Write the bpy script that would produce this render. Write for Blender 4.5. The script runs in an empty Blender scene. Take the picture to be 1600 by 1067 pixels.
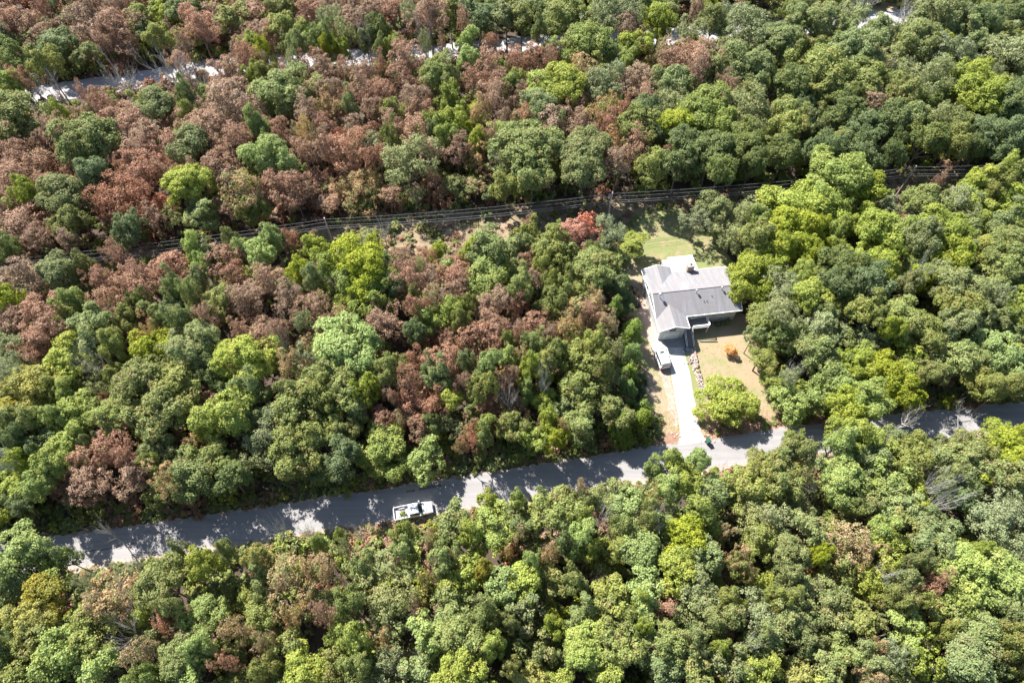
import bpy, math, random
import numpy as np
from mathutils import Vector, Matrix

# ---------------------------------------------------------------- camera, world, sun, exposure
sc = bpy.context.scene
COL = sc.collection
TH, CAMH, FPX = math.radians(58.0), 100.0, 1067.0
cam_d = bpy.data.cameras.new('camera')
cam = bpy.data.objects.new('camera', cam_d)
COL.objects.link(cam)
cam.location = (0, 0, CAMH)
cam.rotation_euler = (math.pi / 2 - TH, 0, 0)
cam_d.sensor_width = 36
cam_d.lens = 24.0
cam_d.clip_start = 1
cam_d.clip_end = 6000
sc.camera = cam

SUN = Vector((-0.62, 0.64, 1.0)).normalized()
world = bpy.data.worlds.new("World")
sc.world = world
world.use_nodes = True
wn = world.node_tree
sky = wn.nodes.new('ShaderNodeTexSky')
sky.sky_type = 'NISHITA'
sky.sun_disc = False
sky.sun_elevation = math.asin(SUN.z)
sky.sun_rotation = math.atan2(SUN.x, SUN.y)
sky.air_density = 1.0
sky.dust_density = 0.6
bg = wn.nodes['Background']
bg.inputs['Strength'].default_value = 0.078
wn.links.new(sky.outputs['Color'], bg.inputs['Color'])
sl = bpy.data.lights.new('sun', 'SUN')
sl.energy = 5.0
sl.angle = math.radians(0.55)
sl.color = (1.0, 0.955, 0.885)
so = bpy.data.objects.new('sun', sl)
COL.objects.link(so)
so.rotation_euler = SUN.to_track_quat('Z', 'Y').to_euler()
so.location = (-120, 130, 200)
sc.view_settings.view_transform = 'Standard'
sc.view_settings.look = 'None'
sc.view_settings.gamma = 1
sc.view_settings.use_curve_mapping = False
sc.view_settings.exposure = 1.4

RNG = np.random.default_rng(7)
random.seed(11)

# ---------------------------------------------------------------- surveying helpers
ST, CT = math.sin(TH), math.cos(TH)
def at(px, py, z=0.0):
    """ground (or height z) point seen at a pixel of the 1600x1067 photograph"""
    u, v = px - 800.0, py - 533.5
    dy = -v * ST + FPX * CT
    dz = v * CT + FPX * ST
    t = (CAMH - z) / dz
    return (u * t, dy * t)
def to_px(x, y, z):
    d = y * CT + (CAMH - z) * ST
    vv = -(y * ST - (CAMH - z) * CT)
    return 800 + x / d * FPX, 533.5 + vv / d * FPX, FPX / d

# ---------------------------------------------------------------- material helpers
def new_mat(name):
    m = bpy.data.materials.new(name)
    m.use_nodes = True
    nt = m.node_tree
    return m, nt, nt.nodes['Principled BSDF']
def N(nt, kind, **kw):
    n = nt.nodes.new(kind)
    for k, v in kw.items():
        if k in n.inputs: n.inputs[k].default_value = v
        else: setattr(n, k, v)
    return n
def col(c): return (c[0], c[1], c[2], 1)
def mixc(nt, a, b, fac):
    n = nt.nodes.new('ShaderNodeMix'); n.data_type = 'RGBA'
    for s, v in ((6, a), (7, b), (0, fac)):
        if hasattr(v, 'links') or isinstance(v, bpy.types.NodeSocket): nt.links.new(v, n.inputs[s])
        elif s == 0: n.inputs[0].default_value = v
        else: n.inputs[s].default_value = col(v)
    return n.outputs[2]
def ramp(nt, src, lo, hi):
    n = nt.nodes.new('ShaderNodeMapRange')
    nt.links.new(src, n.inputs[0])
    n.inputs[1].default_value = lo; n.inputs[2].default_value = hi
    return n.outputs[0]
def noise(nt, scale, detail=4, rough=0.55, vec=None, dist=0.0):
    n = N(nt, 'ShaderNodeTexNoise', Scale=scale, Detail=detail, Roughness=rough, Distortion=dist)
    if vec is not None: nt.links.new(vec, n.inputs['Vector'])
    return n.outputs['Fac']
def pos(nt): return nt.nodes.new('ShaderNodeNewGeometry').outputs['Position']
def objc(nt): return nt.nodes.new('ShaderNodeTexCoord').outputs['Object']
def bump(nt, bsdf, src, strength, dist=0.05):
    b = N(nt, 'ShaderNodeBump', Strength=strength, Distance=dist)
    nt.links.new(src, b.inputs['Height']); nt.links.new(b.outputs[0], bsdf.inputs['Normal'])
def plain(name, c, rough=0.6, metal=0.0, var=0.12, scale=3.0, spec=0.5, bmp=0.0):
    m, nt, b = new_mat(name)
    f = noise(nt, scale, 5, 0.6, objc(nt))
    f = ramp(nt, f, 0.3, 0.7)
    nt.links.new(mixc(nt, [v * (1 - var) for v in c], [min(1, v * (1 + var)) for v in c], f), b.inputs['Base Color'])
    b.inputs['Roughness'].default_value = rough
    b.inputs['Metallic'].default_value = metal
    b.inputs['Specular IOR Level'].default_value = spec
    if bmp: bump(nt, b, f, bmp)
    return m

# leaf material: colour of the leaf, colour of the turned leaf, share of turned ones
def leaf_mat(name, c1, c2, share=0.3, trans=0.38, hue=(.462, .496), c3=None, s3=.62):
    m, nt, b = new_mat(name)
    a1 = N(nt, 'ShaderNodeAttribute', attribute_name='leaf')
    a2 = N(nt, 'ShaderNodeAttribute', attribute_name='clump')
    oi = nt.nodes.new('ShaderNodeObjectInfo')
    ns = noise(nt, 0.45, 2, 0.5, pos(nt))
    ad = N(nt, 'ShaderNodeMath', operation='ADD'); nt.links.new(a2.outputs['Fac'], ad.inputs[0]); nt.links.new(ns, ad.inputs[1])
    ad2 = N(nt, 'ShaderNodeMath', operation='MULTIPLY_ADD'); nt.links.new(a1.outputs['Fac'], ad2.inputs[0]); ad2.inputs[1].default_value = 0.45; nt.links.new(ad.outputs[0], ad2.inputs[2])
    fac = ramp(nt, ad2.outputs[0], 1.75 - share * 1.3, 1.95 - share * 0.9)
    c = mixc(nt, c1, c2, fac)
    if c3:      # clumps of differently turned leaves
        n3 = noise(nt, 0.8, 3, .6, pos(nt))
        a3 = N(nt, 'ShaderNodeMath', operation='MULTIPLY_ADD'); nt.links.new(a2.outputs['Fac'], a3.inputs[0]); a3.inputs[1].default_value = .25; nt.links.new(n3, a3.inputs[2])
        c = mixc(nt, c, c3, ramp(nt, a3.outputs[0], s3, s3 + .10))
    hs = nt.nodes.new('ShaderNodeHueSaturation')
    nt.links.new(c, hs.inputs['Color'])
    v = N(nt, 'ShaderNodeMath', operation='MULTIPLY_ADD'); nt.links.new(oi.outputs['Random'], v.inputs[0]); v.inputs[1].default_value = 0.34; v.inputs[2].default_value = 0.74
    v2 = N(nt, 'ShaderNodeMath', operation='MULTIPLY_ADD'); nt.links.new(a1.outputs['Fac'], v2.inputs[0]); v2.inputs[1].default_value = 0.55; nt.links.new(v.outputs[0], v2.inputs[2])
    nt.links.new(v2.outputs[0], hs.inputs['Value'])
    wn_ = N(nt, 'ShaderNodeTexWhiteNoise', noise_dimensions='1D'); nt.links.new(oi.outputs['Random'], wn_.inputs['W'])
    h = N(nt, 'ShaderNodeMath', operation='MULTIPLY_ADD'); nt.links.new(wn_.outputs['Value'], h.inputs[0]); h.inputs[1].default_value = hue[1] - hue[0]; h.inputs[2].default_value = hue[0]
    nt.links.new(h.outputs[0], hs.inputs['Hue'])
    sN = N(nt, 'ShaderNodeMath', operation='MULTIPLY_ADD'); nt.links.new(wn_.outputs['Value'], sN.inputs[0]); sN.inputs[1].default_value = -0.25; sN.inputs[2].default_value = 1.08
    nt.links.new(sN.outputs[0], hs.inputs['Saturation'])
    nt.links.new(hs.outputs[0], b.inputs['Base Color'])
    b.inputs['Roughness'].default_value = 0.6
    b.inputs['Specular IOR Level'].default_value = 0.3
    tr = nt.nodes.new('ShaderNodeBsdfTranslucent'); nt.links.new(hs.outputs[0], tr.inputs['Color'])
    mx = nt.nodes.new('ShaderNodeMixShader'); mx.inputs[0].default_value = trans
    nt.links.new(b.outputs[0], mx.inputs[1]); nt.links.new(tr.outputs[0], mx.inputs[2])
    nt.links.new(mx.outputs[0], nt.nodes['Material Output'].inputs['Surface'])
    return m

WARM = (.502, .526)
LM = {
 'g': leaf_mat('leaves_mid_green', (.200, .268, .080), (.255, .300, .090), .35, c3=(.255, .255, .085), s3=.70),
 'G': leaf_mat('leaves_bright_green', (.235, .330, .078), (.300, .370, .090), .4),
 'y': leaf_mat('leaves_yellow_green', (.240, .300, .048), (.310, .345, .058), .4, hue=(.485, .51)),
 'o': leaf_mat('leaves_olive', (.228, .255, .080), (.300, .265, .105), .36, hue=(.485, .51), c3=(.170, .225, .070), s3=.66),
 'b': leaf_mat('leaves_russet', (.355, .205, .145), (.270, .150, .105), .45, .38, WARM, (.240, .220, .095), .77),
 'r': leaf_mat('leaves_rust', (.375, .180, .120), (.300, .138, .090), .4, .38, WARM, (.280, .190, .095), .80),
 't': leaf_mat('leaves_tan', (.390, .265, .135), (.290, .255, .095), .4, hue=(.49, .51), c3=(.200, .245, .080), s3=.64),
 'd': leaf_mat('leaves_dark_green', (.130, .188, .062), (.160, .210, .066), .35),
 'p': leaf_mat('leaves_grey_green', (.225, .270, .115), (.280, .300, .135), .4, hue=(.475, .505)),
 'w': leaf_mat('leaves_golden', (.320, .290, .052), (.235, .250, .065), .4, hue=(.49, .51)),
 'c': leaf_mat('leaves_juniper', (.135, .235, .045), (.170, .265, .050), .35),
 'R': leaf_mat('leaves_red_orange', (.450, .175, .110), (.350, .130, .085), .35, .25, (.5, .51)),
 'O': leaf_mat('leaves_orange', (.620, .270, .045), (.640, .310, .060), .3, hue=(.5, .51)),
 's': leaf_mat('leaves_dry_weeds', (.420, .310, .190), (.270, .235, .110), .45, hue=(.49, .51)),
 'q': leaf_mat('leaves_red_weeds', (.420, .240, .160), (.310, .245, .125), .4, hue=(.49, .51)),
}
BARK = plain('bark', (.20, .165, .14), .9, var=.35, scale=5)
DEADWOOD = plain('grey_deadwood', (.48, .46, .43), .85, var=.25, scale=4)
DEADDARK = plain('dark_deadwood', (.15, .13, .125), .9, var=.3, scale=4)

# ---------------------------------------------------------------- mesh helpers
def mesh_np(name, V, F, mats=(), attrs=None, matidx=None, smooth=False):
    me = bpy.data.meshes.new(name)
    V = np.asarray(V, dtype=np.float32); F = np.asarray(F, dtype=np.int32)
    k = F.shape[1]
    me.vertices.add(len(V)); me.vertices.foreach_set('co', V.ravel())
    me.loops.add(F.size); me.loops.foreach_set('vertex_index', F.ravel())
    me.polygons.add(len(F))
    me.polygons.foreach_set('loop_start', np.arange(0, F.size, k, dtype=np.int32))
    me.polygons.foreach_set('loop_total', np.full(len(F), k, dtype=np.int32))
    if matidx is not None: me.polygons.foreach_set('material_index', np.asarray(matidx, dtype=np.int32))
    if smooth: me.polygons.foreach_set('use_smooth', np.ones(len(F), dtype=bool))
    for m in mats: me.materials.append(m)
    if attrs:
        for an, av in attrs.items():
            a = me.attributes.new(an, 'FLOAT', 'FACE'); a.data.foreach_set('value', np.asarray(av, dtype=np.float32))
    me.update(calc_edges=True)
    return me
class MB:
    """collects boxes, prisms, tubes and sheets into one mesh"""
    def __init__(s): s.v = []; s.f = []
    def add(s, vs, fs):
        o = len(s.v); s.v += [tuple(v) for v in vs]; s.f += [tuple(i + o for i in f) for f in fs]; return s
    def box(s, x0, x1, y0, y1, z0, z1):
        return s.add([(x0,y0,z0),(x1,y0,z0),(x1,y1,z0),(x0,y1,z0),(x0,y0,z1),(x1,y0,z1),(x1,y1,z1),(x0,y1,z1)],
                     [(0,3,2,1),(4,5,6,7),(0,1,5,4),(1,2,6,5),(2,3,7,6),(3,0,4,7)])
    def hexa(s, lo, hi):
        return s.add(list(lo) + list(hi), [(0,3,2,1),(4,5,6,7),(0,1,5,4),(1,2,6,5),(2,3,7,6),(3,0,4,7)])
    def tube(s, pts, rad, n=6, cap=True):
        pts = [Vector(p) for p in pts]
        if not hasattr(rad, '__len__'): rad = [rad] * len(pts)
        rings = []; up = Vector((0.13, 0.21, 1))
        for i, p in enumerate(pts):
            d = (pts[min(i+1, len(pts)-1)] - pts[max(i-1, 0)])
            if d.length < 1e-6: d = Vector((0,0,1))
            d.normalize()
            if abs(d.dot(up.normalized())) > .97: up = Vector((1, .1, .05))
            a = d.cross(up).normalized(); b = d.cross(a)
            rings.append([p + (a*math.cos(2*math.pi*k/n) + b*math.sin(2*math.pi*k/n)) * rad[i] for k in range(n)])
        vs = [v for r in rings for v in r]; fs = []
        for i in range(len(pts)-1):
            for k in range(n):
                fs.append((i*n+k, i*n+(k+1)%n, (i+1)*n+(k+1)%n, (i+1)*n+k))
        if cap:
            fs.append(tuple(range(n-1, -1, -1))); fs.append(tuple((len(pts)-1)*n+k for k in range(n)))
        return s.add(vs, fs)
    def loft(s, rings, cap=True):
        n = len(rings[0]); vs = [v for r in rings for v in r]; fs = []
        for i in range(len(rings)-1):
            for k in range(n): fs.append((i*n+k, i*n+(k+1)%n, (i+1)*n+(k+1)%n, (i+1)*n+k))
        if cap: fs.append(tuple(range(n-1, -1, -1))); fs.append(tuple((len(rings)-1)*n+k for k in range(n)))
        return s.add(vs, fs)
    def mesh(s, name, mat, smooth=False):
        me = bpy.data.meshes.new(name); me.from_pydata(s.v, [], s.f); me.update()
        if mat: me.materials.append(mat)
        if smooth:
            for p in me.polygons: p.use_smooth = True
        return me
    def build(s, name, mat, parent=None, smooth=False, bevel=0.0, loc=None):
        return link(name, s.mesh(name, mat, smooth), parent, bevel, loc)
def link(name, me, parent=None, bevel=0.0, loc=None):
    o = bpy.data.objects.new(name, me); COL.objects.link(o)
    if parent is not None: o.parent = parent
    if loc is not None: o.location = loc
    if bevel:
        b = o.modifiers.new('bevel', 'BEVEL'); b.width = bevel; b.segments = 2; b.limit_method = 'ANGLE'
    return o
def tag(o, label=None, cat=None, group=None, kind=None):
    if label: o['label'] = label
    if cat: o['category'] = cat
    if group: o['group'] = group
    if kind: o['kind'] = kind
    return o
def empty(name, loc, rz=0.0):
    o = bpy.data.objects.new(name, None); COL.objects.link(o)
    o.location = loc; o.rotation_euler = (0, 0, rz); o.empty_display_size = 0.3
    return o
def sheet(name, poly, z, mat, kind='structure', jit=0.0, step=0.0, parent=None):
    """flat ground sheet from a polygon of world xy points; jit makes its edge ragged"""
    P = [Vector((p[0], p[1], 0)) for p in poly]
    if step:
        Q = []
        for i, p in enumerate(P):
            q = P[(i+1) % len(P)]; n = max(1, int((q-p).length / step))
            for k in range(n): Q.append(p.lerp(q, k/n))
        P = [p + Vector((random.uniform(-jit, jit), random.uniform(-jit, jit), 0)) for p in Q]
    from mathutils.geometry import tessellate_polygon
    tris = tessellate_polygon([P])
    me = bpy.data.meshes.new(name)
    tris = [t if (P[t[1]]-P[t[0]]).cross(P[t[2]]-P[t[0]]).z > 0 else (t[0], t[2], t[1]) for t in tris]
    me.from_pydata([(p.x, p.y, z) for p in P], [], [tuple(t) for t in tris]); me.update()
    me.materials.append(mat)
    o = link(name, me, parent)
    if kind: o['kind'] = kind
    return o
def inside(poly, x, y):
    c = False; j = len(poly) - 1
    for i in range(len(poly)):
        xi, yi = poly[i]; xj, yj = poly[j]
        if (yi > y) != (yj > y) and x < (xj - xi) * (y - yi) / (yj - yi) + xi: c = not c
        j = i
    return c
def poly_dist(poly, x, y):
    if inside(poly, x, y): return 0.0
    best = 1e9
    for i in range(len(poly)):
        ax, ay = poly[i]; bx, by = poly[(i+1) % len(poly)]
        dx, dy = bx-ax, by-ay
        t = max(0, min(1, ((x-ax)*dx + (y-ay)*dy) / (dx*dx + dy*dy + 1e-9)))
        best = min(best, math.hypot(x-ax-t*dx, y-ay-t*dy))
    return best

# ================================================================ GROUND AND ROADS
# forest floor: brown leaf litter with darker humus and patches of pale dry leaves
m, nt, b = new_mat('forest_floor')
P_ = pos(nt)
big = ramp(nt, noise(nt, 0.06, 4, .6, P_), .38, .62)
mid = ramp(nt, noise(nt, 0.6, 6, .65, P_), .35, .65)
fin = ramp(nt, noise(nt, 5.0, 6, .7, P_), .3, .7)
c = mixc(nt, (.120, .080, .055), (.070, .052, .036), mid)
c = mixc(nt, c, (.230, .155, .110), ramp(nt, noise(nt, 1.6, 5, .7, P_), .55, .70))
c = mixc(nt, c, (.085, .092, .040), ramp(nt, noise(nt, 0.35, 5, .6, P_), .54, .66))
c = mixc(nt, c, (.060, .045, .035), fin)
nt.links.new(c, b.inputs['Base Color']); b.inputs['Roughness'].default_value = .95
bump(nt, b, fin, .6, .15)
M_FLOOR = m
sheet('ground', [(-1600, -1300), (1600, -1300), (1600, 1900), (-1600, 1900)], 0.0, M_FLOOR)

def grass_mat(name, cg, ct, cp, gshare, tshare):
    m, nt, b = new_mat(name); P_ = pos(nt)
    f1 = ramp(nt, noise(nt, .22, 5, .6, P_, .6), .5 - gshare, .72 - gshare)
    f2 = ramp(nt, noise(nt, .5, 6, .65, P_, .4), .6 - tshare, .8 - tshare)
    f3 = ramp(nt, noise(nt, 9.0, 4, .7, P_), .25, .75)
    c = mixc(nt, ct, cg, f1); c = mixc(nt, c, cp, f2)
    c2 = mixc(nt, c, [v * .55 for v in cg], f3); c = mixc(nt, c, c2, .45)
    nt.links.new(c, b.inputs['Base Color']); b.inputs['Roughness'].default_value = .95
    bump(nt, b, f3, .5, .05)
    return m
M_LAWNF = grass_mat('front_lawn_grass', (.240, .250, .110), (.360, .265, .175), (.390, .270, .190), .10, .16)
M_LAWNN = grass_mat('back_lawn_grass', (.205, .235, .085), (.320, .275, .150), (.350, .250, .175), .20, .10)
M_SIDE = grass_mat('side_grass', (.250, .250, .115), (.340, .270, .170), (.400, .300, .230), .10, .16)
M_CLEAR = grass_mat('dry_clearing_grass', (.200, .175, .090), (.340, .250, .170), (.150, .105, .070), .10, .12)
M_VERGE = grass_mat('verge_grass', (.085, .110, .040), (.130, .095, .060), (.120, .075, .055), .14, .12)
M_LITTER = grass_mat('red_leaf_litter', (.270, .160, .115), (.370, .235, .175), (.200, .115, .080), .12, .12)

m, nt, b = new_mat('asphalt'); P_ = pos(nt)
f1 = ramp(nt, noise(nt, .35, 5, .6, P_), .3, .7); f2 = ramp(nt, noise(nt, 14, 3, .7, P_), .25, .75)
mp = N(nt, 'ShaderNodeMapping'); mp.inputs['Rotation'].default_value = (0, 0, math.radians(-8.5)); mp.inputs['Scale'].default_value = (.06, 1.5, 1); nt.links.new(P_, mp.inputs[0])
wt = ramp(nt, noise(nt, 1.0, 3, .5, mp.outputs[0]), .35, .65)
c = mixc(nt, (.270, .258, .258), (.345, .330, .330), f1); c = mixc(nt, c, mixc(nt, (.25, .24, .24), (.37, .355, .355), wt), .5); c = mixc(nt, c, (.200, .195, .195), ramp(nt, noise(nt, 1.3, 6, .7, P_, 1.2), .60, .74)); c2 = mixc(nt, c, (.15, .145, .145), f2); c = mixc(nt, c, c2, .5)
nt.links.new(c, b.inputs['Base Color']); b.inputs['Roughness'].default_value = .9; bump(nt, b, f2, .3, .01)
M_ASPH = m
M_PATCH = plain('tar_patch', (.12, .118, .12), .85, scale=2, var=.3)
m, nt, b = new_mat('pale_gravel_road'); P_ = pos(nt)
f1 = ramp(nt, noise(nt, .5, 5, .6, P_), .3, .7); f2 = ramp(nt, noise(nt, 8, 4, .7, P_), .25, .75)
c = mixc(nt, (.34, .33, .34), (.44, .42, .42), f1); c2 = mixc(nt, c, (.26, .25, .25), f2); c = mixc(nt, c, c2, .5)
nt.links.new(c, b.inputs['Base Color']); b.inputs['Roughness'].default_value = .95; bump(nt, b, f2, .4, .03)
M_GRAV = m
m, nt, b = new_mat('driveway_concrete'); P_ = pos(nt)
f1 = ramp(nt, noise(nt, .6, 6, .6, P_), .3, .7)
c = mixc(nt, (.40, .385, .365), (.52, .50, .48), f1); c = mixc(nt, c, (.34, .29, .25), ramp(nt, noise(nt, .9, 6, .7, P_, 1.), .56, .75))
nt.links.new(c, b.inputs['Base Color']); b.inputs['Roughness'].default_value = .9
M_CONC = m
m, nt, b = new_mat('bare_dirt'); P_ = pos(nt)
f1 = ramp(nt, noise(nt, .9, 6, .7, P_), .3, .7)
c = mixc(nt, (.33, .245, .195), (.42, .33, .275), f1); c = mixc(nt, c, (.26, .18, .14), ramp(nt, noise(nt, 3, 6, .7, P_), .58, .72))
nt.links.new(c, b.inputs['Base Color']); b.inputs['Roughness'].default_value = .95
M_DIRT = m

def band(name, pts, w_left, w_right, z, mat, jit=0.05, step=1.2, kind='structure'):
    """strip following a line, w_left / w_right metres to each side"""
    P = [Vector((p[0], p[1], 0)) for p in pts]; Q = [P[0]]
    for a, b_ in zip(P, P[1:]):
        n = max(1, int((b_-a).length / step))
        for k in range(1, n+1): Q.append(a.lerp(b_, k/n))
    vs, fs = [], []
    for i, p in enumerate(Q):
        d = (Q[min(i+4, len(Q)-1)] - Q[max(i-4, 0)]).normalized(); nrm = Vector((-d.y, d.x, 0))
        a = p + nrm * (w_left + random.uniform(-jit, jit)); c_ = p - nrm * (w_right + random.uniform(-jit, jit))
        vs += [(a.x, a.y, z), (c_.x, c_.y, z)]
        if i: k = 2*i; fs.append((k-2, k-1, k+1, k))
    me = bpy.data.meshes.new(name); me.from_pydata(vs, [], fs); me.materials.append(mat); me.update()
    o = link(name, me); o['kind'] = kind
    return o
ROADN = [at(-400, 905), at(-150, 868), at(75, 842), at(237, 819), at(400, 796), at(600, 765), at(800, 734), at(925, 715), at(1045, 695), at(1216, 671), at(1420, 646), at(1600, 630), at(1800, 612), at(2100, 585)]
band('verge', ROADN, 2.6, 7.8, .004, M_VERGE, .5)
M_SHOULD = plain('gravel_shoulder', (.34, .28, .24), .95, var=.4, scale=2.5)
band('road_shoulder', ROADN, .35, 5.5, .006, M_SHOULD, .35, .5)
band('road', ROADN, 0.0, 4.5, .010, M_ASPH, .13, .45)
MIDR = [(p[0], p[1]) for p in ROADN]
FARC = [at(-150, 170), at(60, 148), at(200, 128), at(330, 106), at(470, 95), at(570, 90), at(700, 80), at(780, 74), at(850, 67), at(1035, 58), at(1200, 46), at(1310, 36), at(1385, 29), at(1480, 22), at(1600, 12), at(1900, -12)]
band('gravel_road', FARC, 3.2, 3.1, .008, M_GRAV, .3)
# crack and tar patches
def px_band(name, pts, w, z, mat):
    return band(name, [at(*p) for p in pts], w, w, z, mat, .05, .5)
px_band('road_tar_strip', [(96, 869), (130, 862), (170, 857), (209, 849)], .10, .015, M_PATCH)
px_band('road_tar_strip', [(655, 764), (668, 761), (690, 758)], .22, .015, M_PATCH)
px_band('road_tar_strip', [(635, 768), (648, 766)], .16, .015, M_PATCH)
px_band('road_tar_strip', [(1480, 662), (1560, 652)], .14, .015, M_PATCH)

# the yard
YARD = [(985, 336), (1050, 322), (1090, 350), (1150, 395), (1180, 440), (1190, 520), (1195, 580), (1225, 640), (1232, 668), (1110, 690), (1046, 694), (1015, 640), (990, 560), (975, 480), (965, 420), (985, 380)]
sheet('side_grass', [at(*p) for p in [(1018, 425), (1032, 500), (1046, 540), (1080, 690), (1030, 697), (1000, 620), (980, 520), (965, 440), (980, 405)]], .009, M_SIDE, jit=.25, step=.8)
sheet('back_lawn', [at(*p) for p in [(985, 336), (1040, 318), (1085, 335), (1140, 400), (1180, 450), (1150, 452), (1010, 448), (985, 430)]], .008, M_LAWNN, jit=.3, step=.8)
sheet('front_lawn', [at(*p) for p in [(1078, 490), (1170, 490), (1178, 560), (1200, 610), (1226, 650), (1228, 664), (1090, 683), (1096, 660), (1084, 600), (1074, 540)]], .012, M_LAWNF, jit=.2, step=.8)
sheet('grass_strip', [at(*p) for p in [(1069, 543), (1086, 543), (1104, 610), (1100, 660), (1092, 670), (1086, 640), (1077, 590)]], .016, M_LAWNN, jit=.08, step=.8)
sheet('leaf_litter_bank', [at(*p) for p in [(1110, 664), (1160, 648), (1222, 650), (1300, 640), (1300, 655), (1222, 667), (1150, 678), (1108, 686)]], .020, M_LITTER, jit=.3, step=.7)
sheet('leaf_litter_bank', [at(*p) for p in [(1004, 688), (1058, 674), (1062, 688), (1046, 693), (1004, 699)]], .020, M_LITTER, jit=.1, step=.8)
sheet('dirt_path', [at(*p) for p in [(1004, 452), (1016, 470), (1028, 528), (1044, 560), (1052, 610), (1060, 660), (1056, 672), (1048, 650), (1036, 600), (1022, 560), (1010, 520), (996, 470)]], .016, M_DIRT, jit=.25, step=.7)
sheet('driveway', [at(*p) for p in [(1036, 505), (1081, 505), (1068, 545), (1077, 580), (1086, 630), (1095, 675), (1104, 690), (1060, 696), (1063, 676), (1058, 640), (1047, 575), (1042, 545), (1024, 540), (1022, 524)]], .028, M_CONC, jit=.04, step=.8)
sheet('driveway_shade_sheet', [at(*p) for p in [(1030, 500), (1082, 500), (1070, 543), (1043, 543), (1030, 525)]], .032, plain('shade_darkened_concrete', (.24, .235, .235), .9, var=.2, scale=1.2), jit=.03, step=1)  # darker sheet where the house shades the driveway; shade put into its colour
CLEAR = [at(*p) for p in [(-60, 455), (120, 425), (300, 400), (470, 388), (560, 372), (640, 420), (760, 380), (860, 372), (985, 360), (1060, 345), (1230, 318), (1600, 290), (1700, 262), (1400, 268), (1230, 285), (1040, 300), (820, 318), (640, 330), (470, 352), (300, 372), (100, 405), (-60, 420)]]
sheet('power_line_clearing', CLEAR, .004, M_CLEAR, jit=.8, step=1.5)
sheet('far_clearing', [at(*p) for p in [(1340, -8), (1362, 26), (1410, 22), (1425, -8)]], .004, grass_mat('far_clearing_grass', (.24, .25, .10), (.36, .27, .18), (.30, .22, .15), .1, .1), jit=.4, step=1)

# ================================================================ HOUSE
HA = math.radians(7.5)
M_ROOF, nt, b = new_mat('grey_shingles')
O_ = objc(nt)
mp = N(nt, 'ShaderNodeMapping'); mp.inputs['Scale'].default_value = (1.6, .12, .3); nt.links.new(O_, mp.inputs[0])
st = ramp(nt, noise(nt, 1.0, 4, .6, mp.outputs[0]), .35, .65)
sp = ramp(nt, noise(nt, .35, 5, .6, O_), .35, .65)
br = N(nt, 'ShaderNodeTexBrick', Scale=1.0); br.inputs['Brick Width'].default_value = .9; br.inputs['Row Height'].default_value = .14; br.inputs['Mortar Size'].default_value = .012
nt.links.new(O_, br.inputs['Vector'])
br.inputs['Color1'].default_value = (.9, .9, .9, 1); br.inputs['Color2'].default_value = (1, 1, 1, 1); br.inputs['Mortar'].default_value = (.7, .7, .7, 1)
c = mixc(nt, (.185, .186, .198), (.285, .282, .297), st); c = mixc(nt, c, (.240, .222, .224), sp)
mm = nt.nodes.new('ShaderNodeMix'); mm.data_type = 'RGBA'; mm.blend_type = 'MULTIPLY'; mm.inputs[0].default_value = .8
nt.links.new(c, mm.inputs[6]); nt.links.new(br.outputs['Color'], mm.inputs[7])
nt.links.new(mm.outputs[2], b.inputs['Base Color']); b.inputs['Roughness'].default_value = .85
bump(nt, b, br.outputs['Fac'], -.4, .02)
M_SIDING, nt, b = new_mat('white_lap_siding')
wv = N(nt, 'ShaderNodeTexWave', Scale=3.2); wv.bands_direction = 'Z'; wv.wave_profile = 'SAW'; nt.links.new(objc(nt), wv.inputs[0])
nt.links.new(mixc(nt, (.50, .52, .54), (.58, .60, .62), noise(nt, .8, 4, .6, objc(nt))), b.inputs['Base Color']); b.inputs['Roughness'].default_value = .6
bump(nt, b, wv.outputs['Fac'], .6, .03)
M_TRIM = plain('white_trim', (.78, .78, .77), .5, var=.04)
M_METAL = plain('white_metal_panels', (.78, .79, .80), .35, var=.03)
M_GLASS = plain('dark_window_glass', (.03, .04, .05), .08, var=.1, spec=.8)
M_STONE = plain('chimney_stone', (.33, .25, .20), .9, var=.4, scale=4, bmp=.6)
M_DARK = plain('black_plastic', (.025, .025, .028), .5)
M_DECKW = plain('weathered_deck_boards', (.20, .19, .18), .8, var=.25)
M_GALV = plain('galvanised_metal', (.42, .43, .45), .4, metal=.7)

hx, hy = 23.40, 72.80
HOUSE = empty('house', (hx, hy, 0), HA); HOUSE.scale = (1, 1, .87)
tag(HOUSE, 'single white house with grey shingle roof, deck and chimney in the yard clearing', 'house')
EV, RG, WG = 4.2, 6.3, 5.33     # eave, ridge, wing ridge heights
X1, YN, YS, YR = 15.1, 1.2, -8.3, -4.2
SWY, NWY, WX, WXM = -10.7, 2.4, 5.2, 2.6
# roof slabs: top surface polygons with thickness
def slab(poly, t=.16):
    m = MB(); n = len(poly)
    lo = [(p[0], p[1], p[2]-t) for p in poly]
    m.add(list(poly) + lo, [tuple(range(n)), tuple(range(2*n-1, n-1, -1))] + [((i+1) % n, i, n+i, n+(i+1) % n) for i in range(n)])
    return m
ysv = YR - (RG - WG) * (YR - YS) / (RG - EV)      # where the wing ridges meet the main slopes
ynv = YR + (RG - WG) * (YN - YR) / (RG - EV)
S_ = [(0, YR, RG), (0, YS, EV), (WXM, ysv, WG), (WX, YS, EV), (X1, YS, EV), (X1, YR, RG)]
N_ = [(0, YR, RG), (X1, YR, RG), (X1, YN, EV), (WX, YN, EV), (WXM, ynv, WG), (0, YN, EV)]
S_part = slab(S_).build('roof_slope', M_ROOF, HOUSE); N_part = slab(N_).build('roof_slope', M_ROOF, HOUSE)
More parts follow.
